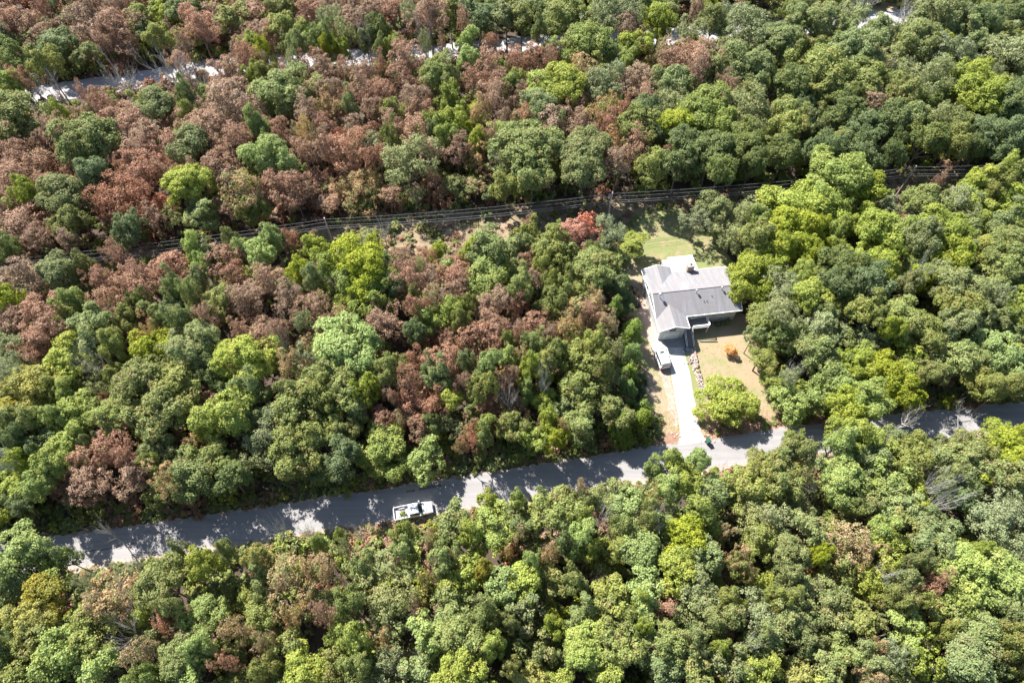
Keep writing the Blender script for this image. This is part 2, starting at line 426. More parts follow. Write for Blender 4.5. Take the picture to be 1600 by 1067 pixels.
for o_, l_ in ((S_part, 'south roof slope stained purplish grey'), (N_part, 'north roof slope bright in the sun')): o_['label'] = l_
for (ya, yb, ym) in ((YS, SWY, ysv), (YN, NWY, ynv)):
    s = 1 if yb > ya else -1
    a = [(0, ya, EV), (0, yb, EV), (WXM, yb, WG), (WXM, ym, WG)]
    b2 = [(WX, ya, EV), (WXM, ym, WG), (WXM, yb, WG), (WX, yb, EV)]
    if s > 0: a = a[::-1]; b2 = b2[::-1]
    slab(a).build('wing_roof_slope', M_ROOF, HOUSE); slab(b2).build('wing_roof_slope', M_ROOF, HOUSE)
# ridge caps
MB().tube([(-.02, YR, RG+.01), (X1+.02, YR, RG+.01)], .07, 6).build('ridge_cap', M_ROOF, HOUSE)
MB().tube([(WXM, SWY-.02, WG+.01), (WXM, ysv+.1, WG+.01)], .06, 6).build('ridge_cap', M_ROOF, HOUSE)
MB().tube([(WXM, NWY+.02, WG+.01), (WXM, ynv-.1, WG+.01)], .06, 6).build('ridge_cap', M_ROOF, HOUSE)
# walls (inset under the eaves)
ov = .45
w = MB(); wz = EV - .10
w.box(ov, X1-ov, YS+.6, YN-.5, 0, wz)
w.box(ov+.002, WX-ov, SWY+.5, YS+.598, 0, wz)
w.box(ov+.002, WX-ov, YN-.502, NWY-.4, 0, wz)
def gable(m, x0, x1, xm, y0, y1, z0, z1):
    m.add([(x0,y0,z0),(x1,y0,z0),(xm,y0,z1),(x0,y1,z0),(x1,y1,z0),(xm,y1,z1)], [(0,1,2),(5,4,3),(0,3,4,1),(1,4,5,2),(2,5,3,0)])
gable(w, ov+.3, WX-ov-.3, WXM, SWY+.5, SWY+1.5, wz, WG-.3)
gable(w, ov+.3, WX-ov-.3, WXM, NWY-1.4, NWY-.4, wz, WG-.3)
w.build('wall', M_SIDING, HOUSE)
g = MB(); g2 = MB(); g.add([(ov, YS+1.2, wz), (ov, YN-1.0, wz), (ov, YR, RG-.3), (ov+.2, YS+1.2, wz), (ov+.2, YN-1.0, wz), (ov+.2, YR, RG-.3)], [(0,1,2),(5,4,3),(0,3,4,1),(1,4,5,2),(2,5,3,0)])
g2.add([(X1-ov-.2, YS+1.2, wz), (X1-ov-.2, YN-1.0, wz), (X1-ov-.2, YR, RG-.3), (X1-ov, YS+1.2, wz), (X1-ov, YN-1.0, wz), (X1-ov, YR, RG-.3)], [(0,1,2),(5,4,3),(0,3,4,1),(1,4,5,2),(2,5,3,0)])
g.build('gable_wall', M_SIDING, HOUSE); g2.build('gable_wall', M_SIDING, HOUSE)
# fascia and gutters
def bar(a, b_, wd=.05, ht=.22):
    a = Vector(a); b_ = Vector(b_); d = (b_-a).normalized(); n = Vector((-d.y, d.x, 0)).normalized() * wd
    h = Vector((0, 0, ht)); m = MB()
    return m.hexa([a-n-h, b_-n-h, b_+n-h, a+n-h], [a-n, b_-n, b_+n, a+n])
for a, b_ in (((WX+.1, YS-.06, EV+.02), (X1, YS-.06, EV+.02)), ((WX, YN+.06, EV+.02), (X1, YN+.06, EV+.02)),
              ((-.06, SWY, EV+.02), (-.06, NWY, EV+.02)), ((WX+.06, SWY, EV+.02), (WX+.06, YS-.12, EV+.02)), ((WX+.06, YN+.12, EV+.02), (WX+.06, NWY, EV+.02))):
    bar(a, b_).build('gutter', M_TRIM, HOUSE)
for a, b_ in (((-.02, YS+.1, EV+.05), (-.02, YR, RG+.02)), ((-.02, YN-.1, EV+.05), (-.02, YR, RG+.02)), ((X1+.06, YS, EV+.02), (X1+.06, YR, RG+.02)), ((X1+.06, YN, EV+.02), (X1+.06, YR, RG+.02)),
              ((0, SWY-.06, EV+.02), (WXM, SWY-.06, WG+.02)), ((WX, SWY-.06, EV+.02), (WXM, SWY-.06, WG+.02)),
              ((0, NWY+.06, EV+.02), (WXM, NWY+.06, WG+.02)), ((WX, NWY+.06, EV+.02), (WXM, NWY+.06, WG+.02))):
    bar(a, b_).build('fascia', M_TRIM, HOUSE)
# openings
def window(x, y, z, wd, ht, face, parent=HOUSE):
    """face: 's','n' or 'w','e' wall; x,y the centre on the wall plane"""
    fr = MB(); pn = MB(); k = .06
    if face in 'sn':
        s = -1 if face == 's' else 1
        y0, y1 = sorted((y - .02*s, y + .06*s))
        fr.box(x-wd/2, x+wd/2, y0, y1, z, z+.08).box(x-wd/2, x+wd/2, y0, y1, z+ht-.08, z+ht).box(x-wd/2, x-wd/2+.08, y0, y1, z+.08, z+ht-.08).box(x+wd/2-.08, x+wd/2, y0, y1, z+.08, z+ht-.08).box(x-wd/2+.08, x+wd/2-.08, y0+.005, y1-.005, z+ht/2-.03, z+ht/2+.03)
        f = fr.build('window', M_TRIM, parent)
        ya, yb = sorted((y - .01*s, y + .02*s))
        for za, zb in ((z+.08, z+ht/2-.03), (z+ht/2+.03, z+ht-.08)):
            MB().box(x-wd/2+.08, x+wd/2-.08, ya, yb, za, zb).build('pane', M_GLASS, f)
    else:
        s = -1 if face == 'w' else 1
        x0, x1 = sorted((x - .02*s, x + .06*s))
        fr.box(x0, x1, y-wd/2, y+wd/2, z, z+.08).box(x0, x1, y-wd/2, y+wd/2, z+ht-.08, z+ht).box(x0, x1, y-wd/2, y-wd/2+.08, z+.08, z+ht-.08).box(x0, x1, y+wd/2-.08, y+wd/2, z+.08, z+ht-.08).box(x0+.005, x1-.005, y-wd/2+.08, y+wd/2-.08, z+ht/2-.03, z+ht/2+.03)
        f = fr.build('window', M_TRIM, parent)
        xa, xb = sorted((x - .01*s, x + .02*s))
        for za, zb in ((z+.08, z+ht/2-.03), (z+ht/2+.03, z+ht-.08)):
            MB().box(xa, xb, y-wd/2+.08, y+wd/2-.08, za, zb).build('pane', M_GLASS, f)
    return f
for x in (10.9, 13.2): window(x, YS+.6, 2.5, 1.3, 1.2, 's')
window(12.2, YS+.6, .6, 1.2, .8, 's')
window(12.3, YN-.5, 2.2, 1.4, 1.2, 'n')
window(X1-ov, -2.0, 2.3, 1.2, 1.2, 'e'); window(X1-ov, -5.6, 2.3, 1.2, 1.2, 'e')
window(ov, -1.8, 2.3, 1.0, 1.0, 'w'); window(ov, -6.5, 2.3, 1.0, 1.0, 'w')
window(WXM, SWY+.5, 2.75, 1.4, 1.05, 's')
gd = MB().box(WXM-1.35, WXM+1.35, SWY+.43, SWY+.52, .03, .10).build('garage_door', M_TRIM, HOUSE)
for k in range(4):
    MB().box(WXM-1.35, WXM+1.35, SWY+.44, SWY+.51, .11+k*.54, .11+k*.54+.51).build('panel', M_TRIM, gd)
dr = MB().box(6.6, 7.6, YS+.55, YS+.63, 1.95, 4.0).build('door', M_TRIM, HOUSE)
MB().box(6.75, 7.45, YS+.52, YS+.56, 2.6, 3.8).build('door_glass', M_GLASS, dr)
# chimney
ch = MB().box(7.75, 8.95, YN-.42, YN+.42, 0, 6.0).build('chimney', M_STONE, HOUSE)
MB().box(7.65, 9.05, YN-.52, YN+.52, 6.0, 6.14).build('cap', plain('chimney_cap_concrete', (.30, .27, .25), .9), ch)
MB().tube([(8.35, YN, 6.14), (8.35, YN, 6.28)], .14, 10).build('flue', M_DARK, ch)
# roof vents
def zroof(y): return RG - (RG-EV) * (y-YR) / ((YN if y > YR else YS)-YR)
for (x, y, r, hh) in ((1.15, -4.9, .20, 1.05), (7.6, -4.75, .15, .6), (12.1, -4.7, .14, .55)):
    z = zroof(y)
    v = MB().tube([(x, y, z-.1), (x, y, z+hh)], .06, 8).build('roof_vent', M_GALV, HOUSE)
    MB().tube([(x, y, z+hh-.02), (x, y, z+hh+.12), (x, y, z+hh+.24), (x, y, z+hh+.32)], [r, r*1.5, r*1.35, r*.4], 12).build('vent_cap', M_GALV, v, smooth=True)
for (x, y) in ((8.7, -6.3), (9.2, -6.3), (10.2, -5.6)):
    z = zroof(y); MB().tube([(x, y, z-.1), (x, y, z+.3)], .06, 8).build('vent_pipe', M_DARK, HOUSE)
# patio awning on the north side: white metal panels with seams, on posts
px0 = 5.55
AWB = empty('patio_cover', (0, 0, 0)); AWB.parent = HOUSE; AWB['label'] = 'bright white metal patio cover behind the house'
for k in range(9):
    xa = px0 + k*.52
    z0, z1 = 3.55, 3.1
    yb_ = 1.35; ya_ = 5.3
    MB().hexa([(xa, yb_, z0-.05), (xa+.50, yb_, z0-.05), (xa+.50, ya_, z1-.05), (xa, ya_, z1-.05)], [(xa, yb_, z0), (xa+.50, yb_, z0), (xa+.50, ya_, z1), (xa, ya_, z1)]).build('panel', M_METAL, AWB)
    MB().hexa([(xa+.50, yb_, z0-.05), (xa+.52, yb_, z0-.05), (xa+.52, ya_, z1-.05), (xa+.50, ya_, z1-.05)], [(xa+.50, yb_, z0+.05), (xa+.52, yb_, z0+.05), (xa+.52, ya_, z1+.05), (xa+.50, ya_, z1+.05)]).build('seam', M_METAL, AWB)
MB().hexa([(4.5, 2.6, 3.05), (5.5, 2.6, 3.05), (5.5, 4.9, 2.9), (4.5, 4.9, 2.9)], [(4.5, 2.6, 3.1), (5.5, 2.6, 3.1), (5.5, 4.9, 2.95), (4.5, 4.9, 2.95)]).build('small_panel', M_METAL, AWB)
for x in (4.6, 7.0, 10.1): MB().box(x, x+.1, 4.75, 4.85, 0, 2.9).build('post', M_TRIM, AWB)
# deck on the south side
DK = empty('deck', (0, 0, 0)); DK.parent = HOUSE; DK['label'] = 'raised deck with white railing on the shaded south side'
for k in range(14):
    MB().box(5.32+k*.285, 5.32+k*.285+.265, -9.75, YS+.58, 1.86, 1.92).build('board', M_DECKW, DK)
DX0, DX1, DY = 5.34, 9.28, -9.74
for a, b_ in (((DX0+1.0, DY), (DX1, DY)), ((DX1, DY), (DX1, YS+.5))):
    rr = MB(); zt = 2.85
    A = Vector((a[0], a[1], 0)); B = Vector((b_[0], b_[1], 0)); d = (B-A).normalized(); n = Vector((-d.y, d.x, 0))
    for z0, wd, ht in ((zt, .10, .07), (2.05, .03, .06)):
        rr.hexa([A-n*wd+Vector((0,0,z0)), B-n*wd+Vector((0,0,z0)), B+n*wd+Vector((0,0,z0)), A+n*wd+Vector((0,0,z0))], [A-n*wd+Vector((0,0,z0+ht)), B-n*wd+Vector((0,0,z0+ht)), B+n*wd+Vector((0,0,z0+ht)), A+n*wd+Vector((0,0,z0+ht))])
    ra = rr.build('rail', M_TRIM, DK)
    L = (B-A).length; k = 0
    bal = MB().box(-.02, .02, -.02, .02, 2.11, zt-.002).mesh('baluster', M_TRIM)
    while k*.14 < L:
        p = A + d*(k*.14+.05); o_ = link('baluster', bal, ra, loc=(p.x, p.y, 0)); k += 1
for x in (DX0+.05, DX1-.1):
    for y in (DY+.05,): MB().box(x-.07, x+.07, y-.07, y+.07, 0, 1.85).build('deck_post', M_TRIM, DK)
# stairs down from the deck to the driveway
SR = empty('stairs', (0, 0, 0)); SR.parent = HOUSE
for k in range(9):
    y = DY - .05 - k*.29; z = 1.72 - k*.19
    MB().box(5.05, 6.2, y-.27, y, z-.05, z).build('tread', M_DECKW, SR)
for x in (5.0, 6.22):
    MB().hexa([(x, DY, 1.45), (x+.05, DY, 1.45), (x+.05, DY-2.7, 0), (x, DY-2.7, 0)], [(x, DY, 1.85), (x+.05, DY, 1.85), (x+.05, DY-2.7, .2), (x, DY-2.7, .2)]).build('stringer', M_TRIM, SR)
    MB().tube([(x, DY, 2.75), (x, DY-2.65, 1.0)], .04, 6).build('handrail', M_TRIM, SR)
    for t in (0.02, .5, .98):
        MB().box(x-.03, x+.03, DY-2.65*t-.03, DY-2.65*t+.03, max(0, 1.6-1.7*t), 2.72-1.75*t).build('newel', M_TRIM, SR)

def hl(x, y, z=0):   # a point given in the house's own axes
    return (hx + x*math.cos(HA) - y*math.sin(HA), hy + x*math.sin(HA) + y*math.cos(HA), z)

# woodpile at the north-west corner of the house, under a black tarp
wp = empty('woodpile', hl(-1.35, -.9), HA)
tag(wp, 'firewood pile half under black sheeting at the left end of the house', 'woodpile')
logm = []
for k in range(4):
    mb = MB(); n = 9
    mb.loft([[(math.cos(a)*r, y, math.sin(a)*r) for a in [2*math.pi*i/n for i in range(n)]] for y, r in ((-.22, .11), (0, .12), (.22, .105))])
    logm.append(mb.mesh('log', [plain('split_log_tan', (.40, .25, .14), .9, var=.3), plain('split_log_dark', (.16, .12, .10), .9, var=.3), plain('split_log_pale', (.50, .38, .26), .9, var=.3), BARK][k]))
for k in range(90):
    lv = int(abs(random.gauss(0, 1.6))); x = random.uniform(-.8+.1*lv, .8-.1*lv); y = random.uniform(-2.0, 2.0)
    o_ = link('log', logm[random.randrange(4)], wp, loc=(x, y, .12 + .2*lv))
    o_.rotation_euler = (0, 0, random.uniform(-.6, .6) + (1.57 if random.random() < .5 else 0))
def tarp(x0, x1, y0, y1, z, seed):
    rs = random.Random(seed); nx, ny = 9, 11; vs = []; fs = []
    for i in range(nx):
        for j in range(ny):
            u, v = i/(nx-1), j/(ny-1)
            e = min(u, 1-u, v, 1-v)
            vs.append((x0+(x1-x0)*u + rs.uniform(-.08, .08), y0+(y1-y0)*v + rs.uniform(-.08, .08), z*min(1, e*5) + rs.uniform(0, .12) + .03))
    for i in range(nx-1):
        for j in range(ny-1): fs.append((i*ny+j, (i+1)*ny+j, (i+1)*ny+j+1, i*ny+j+1))
    return MB().add(vs, fs)
tarp(-.9, .6, -2.3, -.5, .75, 1).build('tarp', M_DARK, wp, smooth=False)
tarp(-1.0, .1, .6, 2.5, .85, 2).build('tarp', M_DARK, wp, smooth=False)

# patio things in the shade by the stairs
tbm = plain('blue_grey_plastic', (.22, .27, .36), .5)
gt = empty('garden_hose', hl(4.4, -13.0)); 
hp = MB()
hp.tube([(math.cos(a)*(.45+.01*a), math.sin(a)*(.45+.01*a), .04+.004*a) for a in np.linspace(0, 14, 60)], .03, 5)
hp.build('hose', tbm, gt); tag(gt, 'blue-grey coiled hose in the shade at the foot of the deck stairs', 'hose')
bk = empty('flower_pot', hl(5.0, -12.9)); MB().tube([(0,0,0),(0,0,.35),(0,0,.4)], [.2,.28,.3], 12).build('pot', tbm, bk)
MB().tube([(0,0,.35),(0,0,.36)], [.24,.24], 12).build('soil', M_FLOOR, bk)
tag(bk, 'round pot standing beside the foot of the deck stairs', 'pot')

# stone retaining wall beside the driveway
SW_ = empty('stone_wall', at(1088, 575) + (0,)); tag(SW_, 'low wall of pale pinkish stones between driveway and front lawn', 'wall')
M_ST = [plain('pale_pink_stone', (.48, .35, .30), .9, var=.35, bmp=.5), plain('tan_stone', (.38, .28, .22), .9, var=.25, bmp=.5), plain('grey_stone', (.30, .28, .28), .9, var=.25, bmp=.5)]
def rock_mesh(seed, mat, sz=.27):
    rs = random.Random(seed); vs = []; fs = []
    n = 7
    rings = [(-.5, .55), (-.1, 1.0), (.35, .85), (.6, .45)]
    for z, r in rings:
        for k in range(n):
            a = 2*math.pi*k/n + rs.uniform(-.15, .15); rr = r*rs.uniform(.75, 1.15)
            vs.append((math.cos(a)*rr*sz, math.sin(a)*rr*sz*.8, (z + .5)*sz*.9))
    for i in range(3):
        for k in range(n): fs.append((i*n+k, i*n+(k+1)%n, (i+1)*n+(k+1)%n, (i+1)*n+k))
    fs.append(tuple(range(n-1, -1, -1))); fs.append(tuple(3*n+k for k in range(n)))
    return MB().add(vs, fs).mesh('stone', mat)
rocks = [rock_mesh(i, M_ST[i % 3]) for i in range(9)]
ox, oy = at(1088, 575)
line = [at(1084.5, 545), at(1088, 562), at(1090, 575), at(1095, 590), at(1101, 608), at(1103, 618)]
side2 = [at(1075, 563), at(1084, 562), at(1090, 562)]
side3 = [at(1073, 568), at(1082, 567), at(1090, 568)]
def place_rocks(pts, per, rows, sc0):
    for a, b_ in zip(pts, pts[1:]):
        L = math.dist(a, b_)
        for k in range(max(1, int(L/per))):
            for r_ in range(rows):
                t = (k+.5*random.random()) / max(1, int(L/per))
                s = random.uniform(.7, 1.15)*sc0
                o_ = link('stone', random.choice(rocks), SW_, loc=(a[0]+(b_[0]-a[0])*t - ox + random.uniform(-.1, .1) - r_*.36, a[1]+(b_[1]-a[1])*t - oy + random.uniform(-.1, .1), random.uniform(0, .12)*(1-r_)))
                o_.scale = (s, s, s*(1.5 if r_ == 0 else 1)); o_.rotation_euler = (0, 0, random.uniform(0, 6.3))
place_rocks(line, .36, 3, 1.0)
place_rocks(line[:3], .45, 4, .9)
place_rocks(side2, .4, 1, .9); place_rocks(side3, .4, 2, .8)
# loose pale rubble at the mouth of the driveway
for i, (px, py) in enumerate([(1058, 679), (1054, 683), (1062, 682), (1107, 680), (1112, 684), (1050, 677), (1116, 690)]):
    r_ = link('rock', rocks[i]); r_.location = at(px, py) + (.0,); s = random.uniform(.6, 1.0); r_.scale = (s, s, s*.7); r_.rotation_euler = (0, 0, i)
    tag(r_, ['small pale rock left of the driveway mouth', 'pale rock nearest the road left of the driveway mouth', 'pale rock touching the left edge of the driveway mouth', 'pale rock just above the green bin', 'pale rock right of the green bin', 'leftmost pale rock left of the driveway mouth', 'pale rock below right of the green bin'][i], 'rock', 'rocks by the driveway mouth')

# low bars standing in for the deck rail's shadow on the lawn
fe = empty('rail_shadow_bars', at(1094, 534) + (0,), math.radians(1)); tag(fe, 'low bars standing in for the deck rail shadow on the front lawn', 'bars')
for k in range(3):
    MB().box(k*1.0, k*1.0+.96, -.05, .05, 0, .25).build('shadow_bar', plain('shadow_bar_tan', (.36, .32, .25), .9, var=.3), fe)

# green wheelie bin
bn = empty('trash_bin', at(1105, 692) + (0,), .3); tag(bn, 'dark green wheeled trash bin at the right corner of the driveway mouth', 'bin')
M_BIN = plain('dark_green_plastic', (.02, .09, .06), .45)
MB().hexa([(-.24,-.28,.1),(.24,-.28,.1),(.24,.28,.1),(-.24,.28,.1)], [(-.32,-.38,1.02),(.32,-.38,1.02),(.32,.38,1.02),(-.32,.38,1.02)]).build('bin_body', M_BIN, bn, bevel=.03)
MB().hexa([(-.34,-.42,1.02),(.34,-.42,1.02),(.34,.40,1.02),(-.34,.40,1.02)], [(-.30,-.36,1.12),(.30,-.36,1.12),(.30,.34,1.14),(-.30,.34,1.14)]).build('lid', M_BIN, bn, bevel=.02)
MB().tube([(-.25,.46,.98),(.25,.46,.98)], .025, 8).build('handle', M_DARK, bn)
for s in (-1, 1): MB().tube([(s*.25-.03, .30, .13), (s*.25+.03, .30, .13)], .13, 14).build('wheel', M_DARK, bn)

# ================================================================ VEHICLES
M_PAINT = plain('white_car_paint', (.78, .79, .80), .22, var=.02, spec=.6)
M_CHROME = plain('chrome', (.6, .6, .62), .15, metal=1)
M_TYRE = plain('tyre_rubber', (.03, .03, .03), .85)
M_CGLASS = plain('tinted_car_glass', (.035, .055, .06), .06, spec=.9)
M_SGLASS = plain('teal_windshield_glass', (.16, .26, .25), .08, spec=.9)
M_RED = plain('red_tail_lamp', (.45, .02, .02), .2); M_LAMP = plain('clear_lamp', (.7, .7, .68), .12)
M_BED = plain('worn_grey_bed_liner', (.36, .35, .36), .7, var=.2)
M_TRIMD = plain('grey_plastic_trim', (.10, .10, .11), .6)
def ring(y, hw, z0, z1, rr=.12, crown=0.0):
    """closed cross-section across the car at station y, rounded top corners"""
    pts = [(-hw*.94, y, z0), (-hw, y, z0+.15), (-hw, y, z1-rr*1.6), (-hw+rr*.35, y, z1-rr*.5), (-hw+rr*1.2, y, z1), (0, y, z1+crown), (hw-rr*1.2, y, z1), (hw-rr*.35, y, z1-rr*.5), (hw, y, z1-rr*1.6), (hw, y, z0+.15), (hw*.94, y, z0)]
    return pts
def wheel(parent, x, y, r=.38, wd=.26):
    t = empty('wheel', (x, y, r)); t.parent = parent
    s = 1 if x > 0 else -1
    MB().loft([[(xx, math.cos(a)*rr, math.sin(a)*rr) for a in [2*math.pi*i/20 for i in range(20)]] for xx, rr in ((-wd/2, r*.9), (-wd/2+.03, r), (wd/2-.03, r), (wd/2, r*.9))]).build('tyre', M_TYRE, t, smooth=True)
    MB().loft([[(s*xx, math.cos(a)*rr, math.sin(a)*rr) for a in [2*math.pi*i/14 for i in range(14)]] for xx, rr in ((wd/2-.05, r*.62), (wd/2+.012, r*.60), (wd/2+.02, r*.2))]).build('rim', M_CHROME, t)
def quad3(parent, name, a, b_, c_, d_, mat, t=.015):
    A, B, C_, D = map(Vector, (a, b_, c_, d_)); n = (B-A).cross(D-A).normalized()*t
    return MB().hexa([A-n, B-n, C_-n, D-n], [A+n, B+n, C_+n, D+n]).build(name, mat, parent)

# --- SUV (nose to +y)
F = Vector(at(1025, 534, .9)); B_ = Vector(at(1041, 575, .9))
ang = math.atan2(F.y-B_.y, F.x-B_.x) - math.pi/2
suv = empty('parked_suv', ((F.x+B_.x)/2, (F.y+B_.y)/2, 0), ang)
tag(suv, 'white SUV parked at the top of the pale driveway below the house', 'SUV')
mb = MB()
mb.loft([ring(-2.55, .86, .42, .95), ring(-2.5, .95, .36, 1.08), ring(-1.6, .99, .32, 1.10), ring(0, 1.0, .32, 1.10), ring(1.0, .99, .32, 1.12, .14, .02), ring(1.9, .97, .34, 1.06, .16, .03), ring(2.35, .92, .38, .98, .18, .02), ring(2.55, .80, .45, .85, .15)])
body = mb.build('body', M_PAINT, suv, smooth=False, bevel=.03)
mb = MB()
mb.loft([ring(-2.46, .82, 1.08, 1.55, .1), ring(-2.25, .80, 1.08, 1.84, .1), ring(-1.2, .80, 1.08, 1.88, .1, .02), ring(.1, .79, 1.08, 1.86, .1, .02), ring(.55, .78, 1.08, 1.78, .1), ring(1.28, .86, 1.08, 1.13, .03)])
mb.build('cabin', M_PAINT, suv, bevel=.02)
quad3(suv, 'windshield', (-.74, 1.24, 1.19), (.74, 1.24, 1.19), (.66, .62, 1.77), (-.66, .62, 1.77), M_SGLASS, .02)
quad3(suv, 'rear_window', (.68, -2.50, 1.22), (-.68, -2.50, 1.22), (-.64, -2.33, 1.72), (.64, -2.33, 1.72), M_CGLASS, .03)
quad3(suv, 'sunroof', (-.40, -.30, 1.89), (.40, -.30, 1.89), (.40, .10, 1.885), (-.40, .10, 1.885), M_CGLASS, .012)
for s in (-1, 1):
    for (ya, yb, zz) in ((-2.2, -1.45, 1.70), (-1.35, -.40, 1.72), (-.30, .62, 1.70)):
        ytop = yb - (.28 if yb > .5 else 0)
        quad3(suv, 'side_window', (s*.875, ya, 1.16), (s*.875, yb, 1.16), (s*.815, ytop, zz), (s*.815, ya, zz), M_CGLASS, .02)
    MB().tube([(s*.70, -2.1, 1.95), (s*.70, 0, 1.97)], .025, 6).build('roof_rail', M_TRIMD, suv)
    MB().box(*sorted((s*.98, s*1.16)), .62, .78, 1.12, 1.28).build('mirror', M_PAINT, suv, bevel=.03)
    MB().box(*sorted((s*.55, s*.84)), 2.44, 2.56, .66, .82).build('headlight', M_LAMP, suv, bevel=.02)
    MB().box(*sorted((s*.76, s*.93)), -2.60, -2.45, .75, 1.15).build('tail_light', M_RED, suv, bevel=.02)
    for y in (-1.55, 1.6): wheel(suv, s*.86, y)
MB().box(-.88, .88, -2.68, -2.50, .38, .62).build('rear_bumper', M_TRIMD, suv, bevel=.05)
MB().box(-.86, .86, 2.46, 2.64, .36, .60).build('front_bumper', M_TRIMD, suv, bevel=.05)
MB().box(-.50, .50, 2.50, 2.575, .62, .80).build('grille', M_TRIMD, suv)

# --- pickup (nose to +y in its own axes)
F = Vector(at(676, 790.5, 1)); B_ = Vector(at(613, 806, 1))
tk = empty('parked_pickup_truck', ((F.x+B_.x)/2, (F.y+B_.y)/2 + .1, 0), math.radians(12) - math.pi/2)
tag(tk, 'white pickup truck with an open empty bed parked on the road shoulder', 'pickup truck')
mb = MB()
mb.loft([ring(.95, .97, .42, 1.12, .08), ring(1.25, .98, .42, 1.16, .12, .02), ring(2.2, .95, .44, 1.10, .2, .04), ring(2.75, .88, .48, 1.0, .2, .03), ring(2.92, .74, .55, .85, .15)])
mb.build('hood', M_PAINT, tk, bevel=.02)
MB().loft([ring(-.55, .98, .42, 1.15, .05), ring(.95, .98, .42, 1.15, .05)]).build('cab_body', M_PAINT, tk)
mb = MB()
mb.loft([ring(-.52, .84, 1.14, 1.70, .08), ring(-.42, .82, 1.14, 1.84, .1, .02), ring(.55, .80, 1.14, 1.85, .1, .02), ring(.82, .80, 1.14, 1.78, .1), ring(1.40, .88, 1.14, 1.18, .02)])
mb.build('cabin', M_PAINT, tk, bevel=.02)
quad3(tk, 'windshield', (-.78, 1.40, 1.22), (.78, 1.40, 1.22), (.68, .88, 1.77), (-.68, .88, 1.77), M_CGLASS, .03)
quad3(tk, 'rear_window', (.66, -.535, 1.25), (-.66, -.535, 1.25), (-.62, -.49, 1.66), (.62, -.49, 1.66), M_CGLASS, .02)
for s in (-1, 1):
    for ya, yb, yt in ((-.38, .16, .16), (.24, 1.10, .78)):
        quad3(tk, 'side_window', (s*.895, ya, 1.22), (s*.895, yb, 1.22), (s*.83, yt, 1.70), (s*.83, ya, 1.70), M_CGLASS, .02)
    MB().box(*sorted((s*.98, s*1.18)), 1.0, 1.16, 1.18, 1.40).build('mirror', M_PAINT, tk, bevel=.03)
    MB().box(*sorted((s*.55, s*.82)), 2.74, 2.90, .72, .92).build('headlight', M_LAMP, tk, bevel=.02)
    MB().box(*sorted((s*.84, s*.985)), -2.86, -2.74, .75, 1.12).build('tail_light', M_RED, tk)
    MB().box(*sorted((s*.90, s*.98)), -2.72, -.56, .45, 1.18).build('bed_side', M_PAINT, tk)
    MB().box(*sorted((s*.60, s*.898)), -2.0, -1.15, .72, .95).build('wheel_housing', M_BED, tk)
    for y in (-1.62, 1.85): wheel(tk, s*.84, y, .40)
bf = MB()
for k in range(9): bf.box(-.88+k*.197, -.88+k*.197+.13, -2.70, -.58, .70, .725)
bf.box(-.895, .895, -2.72, -.56, .62, .70)
bf.build('bed_floor', M_BED, tk)
MB().box(-.89, .89, -.60, -.555, .70, 1.16).build('bed_front', M_PAINT, tk)
MB().box(-.88, .88, -2.80, -2.73, .62, 1.16).build('tailgate', M_PAINT, tk)
MB().box(-.90, .90, -3.02, -2.84, .48, .66).build('rear_bumper', M_CHROME, tk, bevel=.03)
MB().box(-.86, .86, 2.80, 3.0, .42, .64).build('front_bumper', M_CHROME, tk, bevel=.04)
MB().box(-.50, .50, 2.84, 2.93, .66, .86).build('grille', M_TRIMD, tk)

# ================================================================ POWER LINE
M_POLE = plain('weathered_pole_wood', (.46, .40, .35), .9, var=.2); M_WIRE = plain('pale_wire', (.36, .36, .37), .45, metal=.3)
pa, pb = at(506.5, 340.5, 9.0), at(957, 300.5, 9.0)
dA = Vector((pb[0]-pa[0], pb[1]-pa[1], 0))
pl = at(-95, 414, 9.0); pr = at(1432, 259, 9.0); prr = at(1850, 238, 9.0)
zs = [8.85, 8.05, 7.05, 6.55]
def pole(x, y, label):
    r = empty('utility_pole', (x, y, 0), math.atan2(dA.y, dA.x)); tag(r, label, 'utility pole', 'utility poles in the clearing')
    MB().tube([(0, 0, 0), (0, 0, 4.5), (0, 0, 9)], [.17, .145, .12], 10).build('pole', M_POLE, r)
    for z in zs:
        MB().tube([(0, -.14, z-.04), (0, -.2, z+.02)], .05, 8).build('insulator', M_TRIM, r)
    return r
polA = pole(*pa, 'leaning-looking utility pole nearer the left side of the photo')
polB = pole(*pb, 'utility pole with a transformer can, directly above the red-orange tree')
MB().tube([(-.38, .05, 7.5), (-.38, .05, 8.35), (-.38, .05, 8.42)], [.24, .24, .1], 12).build('transformer', plain('weathered_transformer_metal', (.46, .33, .28), .5, metal=.2), polB)
pole(*pl, 'utility pole outside the left edge'); pole(*pr, 'utility pole hidden in the trees at the right')
P4 = [pl, pa, pb, pr, prr]
nm = ['topmost', 'second from top', 'third from top', 'lowest']
sp_n = ['left of the left utility pole', 'between the two utility poles', 'right of the transformer pole', 'at the right edge above the yellow-green trees']
for i in range(4):
    for k, z in enumerate(zs):
        a, b_ = P4[i], P4[i+1]
        pts = []
        for t in np.linspace(0, 1, 22):
            x = a[0]+(b_[0]-a[0])*t; y = a[1]+(b_[1]-a[1])*t - .2
            pts.append((x, y, z - (0.7+.08*k)*4*t*(1-t)))
        w_ = MB().tube(pts, .019 if k < 2 else .024, 5).build('power_line_wire', M_WIRE)
        tag(w_, f'{nm[k]} thin pale wire strung {sp_n[i]}', 'wire', 'power line wires')

